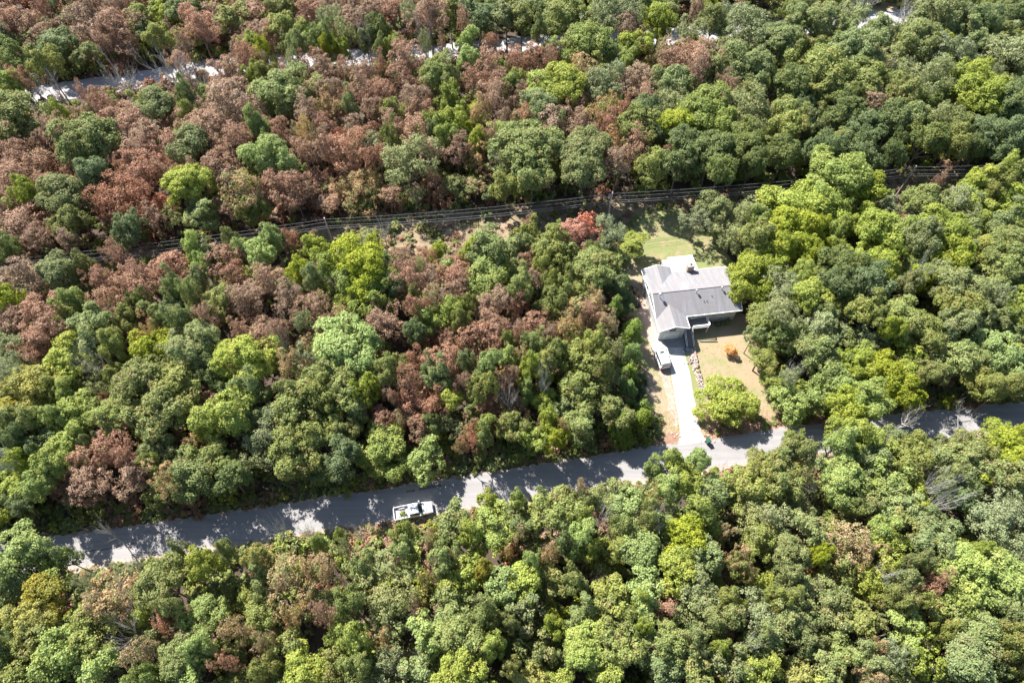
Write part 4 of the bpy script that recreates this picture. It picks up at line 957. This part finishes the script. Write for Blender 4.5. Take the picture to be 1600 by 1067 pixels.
def make_tree(k, r_m, h, zc, X, Y, label, idx):
    stl = STYLE[k]
    cn = 'L' if r_m > 3.4 else ('M' if r_m > 2.3 else 'S')
    R, V = CLS[cn][0], CLS[cn][1]*(1.5 if stl == 'cone' else 1)
    rr = random.Random(idx*7+1)
    me = CROWN[stl, cn, 3 if k == 'A' else rr.randrange(NVAR[stl])]
    s = r_m*(1.08 if k == 'A' else (rr.uniform(1.12, 1.24) if k in 'brt' else rr.uniform(.98, 1.10)))/(R*(.92 if stl == 'cone' else 1))
    vz = min(V*s, zc*.96)/V if h < 9 else s*rr.uniform(.85, 1.15)
    nm = {'O': 'shrub', 'c': 'juniper_tree'}.get(k, 'dry_tree' if k in 'brtR' else 'broadleaf_tree')
    root = empty(nm, (X, Y, 0), rr.uniform(0, 6.28))
    tr = link('trunk', TRUNK[rr.randrange(5)], root)
    tr.scale = (r_m, r_m, zc + .62*V*vz); tr.rotation_euler = (0, 0, rr.uniform(0, 6))
    cr = bpy.data.objects.new('crown', me); COL.objects.link(cr); cr.parent = root
    cr.location = (0, 0, zc); cr.scale = (s*rr.uniform(.96, 1.06), s*rr.uniform(.96, 1.06), vz)
    cr.rotation_euler = (rr.uniform(-.08, .08), rr.uniform(-.08, .08), rr.uniform(0, 6.28))
    cr.material_slots[0].link = 'OBJECT'; cr.material_slots[0].material = LM['G' if k == 'A' else k]
    tag(root, label, 'shrub' if k == 'O' else 'tree', {'b': 'dried russet trees in the woods', 'r': 'dried russet trees in the woods', 'R': 'red-orange trees by the clearing', 't': 'tan-leaved trees in the woods', 'c': 'junipers along the yard edge', 'O': None}.get(k, 'green broadleaf trees in the woods'))
    return root
used_labels = set()
for i in sel:
    k, x, y, r, rm, h, zc, X, Y = listed[i]
    sp_l = next((v for (ax, ay), v in SPECIAL.items() if math.hypot(ax-x, ay-y) < 9), None)
    if sp_l and sp_l not in used_labels: label = sp_l
    else:
        w, rk, where = LAB[i]
        noun = {'c': 'juniper', 'O': 'shrub'}.get(k, 'crown')
        cw = '' if k == 'c' else WORD[k] + ' '
        label = f'{rk}{sizeword(r)} {cw}{noun} {where}'
        label = label[0].lower() + label[1:]
    used_labels.add(label)
    make_tree(k, rm, h, zc, X, Y, label, i)

# ---------------------------------------------------------------- bare dead trees
def dead_parts(seed, mat):
    """unit dead tree, a trunk and seven limbs each with forking twigs"""
    r = random.Random(seed)
    ln = (r.uniform(-.25, .25), r.uniform(-.25, .25))
    tk_ = MB().tube([(0, 0, 0), (ln[0]*.3, ln[1]*.3, .35), (ln[0]*.8, ln[1]*.8, .7), (ln[0]*1.3, ln[1]*1.3, 1.0)], [.05, .038, .024, .006], 7).mesh('trunk', mat)
    limbs = []
    for k in range(9):
        a = 2*math.pi*k/9 + r.uniform(-.4, .4); z0 = r.uniform(.38, .85)
        b0 = Vector((ln[0]*z0, ln[1]*z0, z0)); m = MB()
        def grow(p, d, L, rad, lev):
            pts = [p]; q = p.copy(); dd = d.copy()
            for _ in range(4):
                dd = (dd + Vector((r.uniform(-.28, .28), r.uniform(-.28, .28), r.uniform(-.10, .20)))).normalized()
                q = q + dd*L/4; pts.append(q.copy())
            m.tube(pts, [rad*(1-.2*i) for i in range(5)], 5 if lev == 0 else 3, cap=False)
            if lev < 3:
                for _ in range(4 if lev < 2 else 3):
                    t = r.randint(1, 4)
                    e = (dd + Vector((r.uniform(-1, 1), r.uniform(-1, 1), r.uniform(-.3, .6)))).normalized()
                    grow(pts[t], e, L*r.uniform(.42, .62), rad*(1-.2*t)*.7+.002, lev+1)
        grow(b0, Vector((math.cos(a), math.sin(a), r.uniform(.15, .8))).normalized(), r.uniform(.5, .85), .021, 0)
        limbs.append(m.mesh('limb', mat))
    return tk_, limbs
DP = [dead_parts(40+i, DEADWOOD) for i in range(5)] + [dead_parts(60, DEADDARK)]
dl = parse(DEAD)
DLAB = assign([(i, 'bare', t[1], t[2]) for i, t in enumerate(dl)])
for i, (k, x, y, r, h) in enumerate(dl):
    if h is None: h = 10.0 + (0.8 if y > 690 else 0)
    zc = h*.80; X, Y = at(x, y, zc); s_ = to_px(X, Y, zc)[2]; R = r/s_*1.15
    root = empty('bare_tree', (X, Y, 0), random.uniform(0, 6.28))
    tkm, lm_ = DP[5] if k == 'k' else DP[i % 5]
    o_ = link('trunk', tkm, root); o_.scale = (R, R, h)
    for q in lm_:
        o_ = link('limb', q, root); o_.scale = (R, R, h)
    _, rk, where = DLAB[i]
    if y in (985,): pass
    lb = f'{rk}bare {"dark" if k == "k" else "pale grey"} leafless tree {where}'
    if (x, y) == (212, 983): lb = 'big spreading bare grey leafless tree near the lower left corner'
    if (x, y) == (1038, 812): lb = 'wide bare grey leafless tree below the road, below-left of the green bin'
    tag(root, lb, 'tree', 'bare dead trees')

# ---------------------------------------------------------------- geometry-node scatter of the rest
def scatter(name, pts, idx, rot, scl, coll, label, cat, loc=(0, 0, 0)):
    me = bpy.data.meshes.new(name); me.vertices.add(len(pts)); me.vertices.foreach_set('co', np.asarray(pts, dtype=np.float32).ravel())
    a = me.attributes.new('idx', 'INT', 'POINT'); a.data.foreach_set('value', np.asarray(idx, dtype=np.int32))
    a = me.attributes.new('rot', 'FLOAT_VECTOR', 'POINT'); a.data.foreach_set('vector', np.asarray(rot, dtype=np.float32).ravel())
    a = me.attributes.new('scl', 'FLOAT_VECTOR', 'POINT'); a.data.foreach_set('vector', np.asarray(scl, dtype=np.float32).ravel())
    me.update()
    o = link(name, me); tag(o, label, cat, kind='stuff')
    ng = bpy.data.node_groups.new(name, 'GeometryNodeTree')
    ng.interface.new_socket('Geometry', in_out='INPUT', socket_type='NodeSocketGeometry')
    ng.interface.new_socket('Geometry', in_out='OUTPUT', socket_type='NodeSocketGeometry')
    gi = ng.nodes.new('NodeGroupInput'); go = ng.nodes.new('NodeGroupOutput')
    ip = ng.nodes.new('GeometryNodeInstanceOnPoints'); ci = ng.nodes.new('GeometryNodeCollectionInfo')
    ci.inputs['Collection'].default_value = coll; ci.inputs['Separate Children'].default_value = True; ci.inputs['Reset Children'].default_value = True
    def na(n, t):
        q = ng.nodes.new('GeometryNodeInputNamedAttribute'); q.data_type = t; q.inputs['Name'].default_value = n
        return next(s for s in q.outputs if s.enabled and s.name == 'Attribute')
    L = ng.links.new
    L(gi.outputs[0], ip.inputs['Points']); L(ci.outputs[0], ip.inputs['Instance']); ip.inputs['Pick Instance'].default_value = True
    L(na('idx', 'INT'), ip.inputs['Instance Index']); L(na('rot', 'FLOAT_VECTOR'), ip.inputs['Rotation']); L(na('scl', 'FLOAT_VECTOR'), ip.inputs['Scale'])
    L(ip.outputs[0], go.inputs[0])
    md = o.modifiers.new('scatter', 'NODES'); md.node_group = ng
    return o
# prototypes for the scatter: whole small trees (crown + trunk in one mesh), kept in a collection outside the scene
PC = bpy.data.collections.new('woodland_sources'); PIDX = {}
def combined(k, var):
    stl = STYLE[k]; R, V, nl, sub, lps, lf = CLS['M']
    if stl == 'sparse': VV, FF, a1, a2 = crown_np(900+var*13+ord(k), R, V*.95, int(nl*.85), int(sub*.52), int(lps*.8), lf*.92)
    else: VV, FF, a1, a2 = crown_np(900+var*13+ord(k), R, V, nl, sub, lps, lf)
    VV = VV + np.array([0, 0, 8.2])
    t = trunk_mb(var, 7, .045, 2)
    tv = np.array(t.v, dtype=np.float32)*np.array([R, R, 10.0]); tf = []
    for f in t.f:
        if len(f) == 4: tf.append(f)
        else:
            for q in range(1, len(f)-1, 2): tf.append((f[0], f[q], f[q+1], f[min(q+2, len(f)-1)]))
    tf = np.array(tf)+len(VV)
    return mesh_np('woodland_tree', np.vstack([VV, tv]), np.vstack([FF, tf]), (LM[k], BARK), {'leaf': np.concatenate([a1, np.zeros(len(tf))]), 'clump': np.concatenate([a2, np.zeros(len(tf))])}, matidx=np.concatenate([np.zeros(len(FF)), np.ones(len(tf))]))
kinds = 'gGyobrtdpw'
n_ = 0
for k in kinds:
    for v in range(2):
        o = bpy.data.objects.new(f'source_{n_:02d}', combined(k, v)); PC.objects.link(o); PIDX[k, v] = n_; n_ += 1

YARDP = [at(*p) for p in YARD]
pts, idx, rot, scl = [], [], [], []
def add_pt(k, X, Y, R, hfac):
    s = R/2.9
    pts.append((X, Y, 0)); idx.append(PIDX[k, random.randrange(2)]); rot.append((0, 0, random.uniform(0, 6.28))); scl.append((s, s, hfac))
for i in rest:
    k, x, y, r, rm, h, zc, X, Y = listed[i]
    if k not in kinds: k = 'g'
    add_pt(k, X, Y, rm*1.05, zc/8.2)
# fill between the surveyed crowns, colours taken from the neighbours
LA = np.array([[t[7], t[8], t[4]] for t in listed]); LK = [t[0] for t in listed]
gx = np.arange(-165, 166, 2.7); gy = np.arange(-14, 196, 2.7)
cand = [(x + random.uniform(-1.3, 1.3), y + random.uniform(-1.3, 1.3)) for x in gx for y in gy]
random.shuffle(cand)
placed = []
for (X, Y) in cand:
    ry = road_y(X)
    if -7.5 < Y-ry < 1.6: continue
    fy = far_y(X)
    if abs(Y-fy) < 4.0: continue
    px, py, s_ = to_px(X, Y, 7.5)
    R = random.uniform(1.5, 2.9); h = random.uniform(7.4, 11.4)
    inframe = -40 < px < 1640 and -60 < py < 1110
    d2 = np.hypot(LA[:, 0]-X, LA[:, 1]-Y) / (LA[:, 2] + R)
    if d2.min() < .60: continue
    if placed:
        pl_ = np.array(placed); dd = np.hypot(pl_[:, 0]-X, pl_[:, 1]-Y) / (pl_[:, 2]+R)
        if dd.min() < .70: continue
    if 0 < Y-ry < 9: h = min(h, 7.6)
    if 0 < Y-fy < 11: h *= .78
    if inside(YARDP, X, Y) or poly_dist(YARDP, X, Y) < 1.5: continue
    if inside(CLEAR, X, Y): continue
    if inframe:
        pr_ = R*s_*.92
        if py < 175: pr_ *= 1.3
        if any(poly_dist(pg, px, py) < pr_ for pg in KEEPCLEAR): continue
        p2 = to_px(X, Y, 10)
        if any(inside(pg, p2[0], p2[1]-4) for pg in KEEPCLEAR): continue
    nn = np.argsort(np.hypot(LA[:, 0]-X, LA[:, 1]-Y))[:5]
    k = LK[nn[random.randrange(5)]]
    if k in 'cROA': k = 'g'
    if Y > ry and px < 760 and k in 'gGod' and py < 640 and random.random() < .6: k = random.choice('bbbr')
    if k in 'brtw' and Y < ry: k = random.choice('GGygo')
    if 440 < px < 800 and 270 < py < 345: h = min(h, 5.6)
    if inframe and h > 10: h -= 1.0
    placed.append((X, Y, R)); add_pt(k, X, Y, R, (h-1.8)/8.2)
scatter('woodland', pts, idx, rot, scl, PC, 'closed canopy of smaller russet and green crowns filling in between the larger trees', 'woodland')

# understorey shrubs, weeds and saplings: low leafy clumps on the forest floor
UC = bpy.data.collections.new('undergrowth_sources')
UK = ['g', 'G', 'b', 'r', 'o', 'd', 's', 'q', 'y']
for i, k in enumerate(UK):
    VV, FF, a1, a2 = crown_np(2000+i, 1.0, .75, 7, 9, 6, .22)
    VV[:, 2] += .55
    o = bpy.data.objects.new(f'source_{i}', mesh_np('shrub_clump', VV, FF, (LM[k],), {'leaf': a1, 'clump': a2})); UC.objects.link(o)
HOUSEP = [hl(*p)[:2] for p in ((-3, -12), (16.5, -12), (16.5, 6), (-3, 6))]
upts, uidx, urot, uscl = [], [], [], []
def und(X, Y, k, s, hz):
    upts.append((X, Y, -.1*s)); uidx.append(UK.index(k)); urot.append((0, 0, random.uniform(0, 6.28))); uscl.append((s, s, s*hz))
for _ in range(15000):
    X = random.uniform(-150, 150); Y = random.uniform(0, 185)
    ry = road_y(X)
    if -6.2 < Y-ry < .9 or abs(Y-far_y(X)) < 3.0: continue
    if inside(YARDP, X, Y) or inside(HOUSEP, X, Y): continue
    px, py, s_ = to_px(X, Y, 0)
    if not (-60 < px < 1660 and -60 < py < 1150): continue
    nn = np.argmin(np.hypot(LA[:, 0]-X, LA[:, 1]-Y)); k0 = LK[nn]
    if inside(CLEAR, X, Y):
        k = random.choice('ssssqob'); s = random.uniform(.3, .8); hz = .7
    elif k0 in 'brt': k = random.choice('bbbrqogs'); s = random.uniform(.5, 1.5); hz = random.uniform(.8, 1.5)
    else: k = random.choice('ggGodyb'); s = random.uniform(.5, 1.6); hz = random.uniform(.8, 1.5)
    und(X, Y, k, s, hz)
for _ in range(900):      # brush in the power line clearing
    X = random.uniform(-80, 75); Y = random.uniform(70, 115)
    if inside(CLEAR, X, Y) and not inside(YARDP, X, Y): und(X, Y, random.choice('sssqoopg'.replace('p', 'o')), random.uniform(.35, 1.3), random.uniform(.6, 1.1))
# dry weeds on the south shoulder below the pickup and along the road
for _ in range(420):
    px = random.uniform(395, 690); t = (px-395)/295; py = 862 - 42*t + random.uniform(-6, 34)
    if px > 612 and py < 828: continue
    X, Y = at(px, py)
    if Y > road_y(X)-5.3: continue
    und(X, Y, random.choice('sssqqqoy'), random.uniform(.3, .75), .8)
for _ in range(2300):
    X = random.uniform(-80, 90); Y = road_y(X) + random.choice((random.uniform(.5, 2.6), random.uniform(-7.8, -5.2), random.uniform(-7.8, -5.2)))
    if inside([at(*p) for p in ((1040, 650), (1110, 650), (1118, 720), (1040, 720))], X, Y): continue
    und(X, Y, random.choice('ggdosq'), random.uniform(.2, .6), .7)
for _ in range(700):
    X = random.uniform(-85, 95); Y = road_y(X) + random.uniform(.9, 4.5)
    if inside(YARDP, X, Y): continue
    px, py, _s = to_px(X, Y, 0)
    if 1035 < px < 1235: continue
    und(X, Y, random.choice('dgdgbo'), random.uniform(.5, 1.1), .8)
# yard fringe
for a, b_ in zip(YARDP, YARDP[1:] + YARDP[:1]):
    L = math.dist(a, b_)
    for q in range(int(L/1.1)):
        t = random.random(); X = a[0]+(b_[0]-a[0])*t + random.uniform(-.8, .8); Y = a[1]+(b_[1]-a[1])*t + random.uniform(-.8, .8)
        if -6 < Y-road_y(X) < 1.0: continue
        px, py, _s = to_px(X, Y, 0)
        if 1040 < px < 1118 and py > 650: continue
        und(X, Y, random.choice('gdogb'), random.uniform(.3, .9), .9)
scatter('undergrowth', upts, uidx, urot, uscl, UC, 'shrubs, weeds and saplings on the forest floor and along the verges', 'undergrowth')
# shrubs in the shade along the south wall of the house
for i, (x, y, r_, k) in enumerate([(10.2, -8.6, .55, 'g'), (11.3, -8.7, .65, 'd'), (12.4, -8.6, .5, 'o'), (13.4, -8.7, .6, 'g')]):
    rt = empty('shrub', hl(x, y, 0)); tag(rt, ['first', 'second', 'third', 'last'][i] + ' foundation shrub from the deck in the shade of the house', 'shrub', 'shrubs along the shaded house wall')
    c_ = link('foliage', UC.objects[UK.index(k)].data, rt); c_.scale = (r_, r_, r_*1.3)
    MB().tube([(0, 0, 0), (0, 0, .5)], .04, 5).build('stem', BARK, rt)
# fallen leaves scattered on lawn and shoulders
n = 5200
r = RNG
LP = []
while len(LP) < n:
    px, py = random.uniform(990, 1240), random.uniform(330, 700)
    X, Y = at(px, py)
    if not inside(YARDP, X, Y) or inside(HOUSEP, X, Y): continue
    e = 1.0 if py > 640 else .3
    if random.random() > e: continue
    LP.append((X, Y, .04))
LP = np.array(LP); n = len(LP)
a = r.uniform(0, 6.28, n); s = r.uniform(.05, .10, n)
T = np.stack([np.cos(a)*s, np.sin(a)*s, r.uniform(-.02, .03, n)], 1); B = np.stack([-np.sin(a)*s*.7, np.cos(a)*s*.7, r.uniform(-.02, .02, n)], 1)
VV = np.stack([LP+T, LP+B, LP-T, LP-B], 1).reshape(-1, 3)
o = link('fallen_leaves', mesh_np('fallen_leaves', VV, np.arange(n*4).reshape(-1, 4), (LM['q'],), {'leaf': r.uniform(0, 1, n), 'clump': r.uniform(0, 1, n)}))
tag(o, 'fallen dry leaves lying on the lawn and by the road', 'fallen leaves', kind='stuff')
print('trees', len(sel), 'rest', len(rest), 'fill', len(placed), 'under', len(upts), 'dead', len(dl))
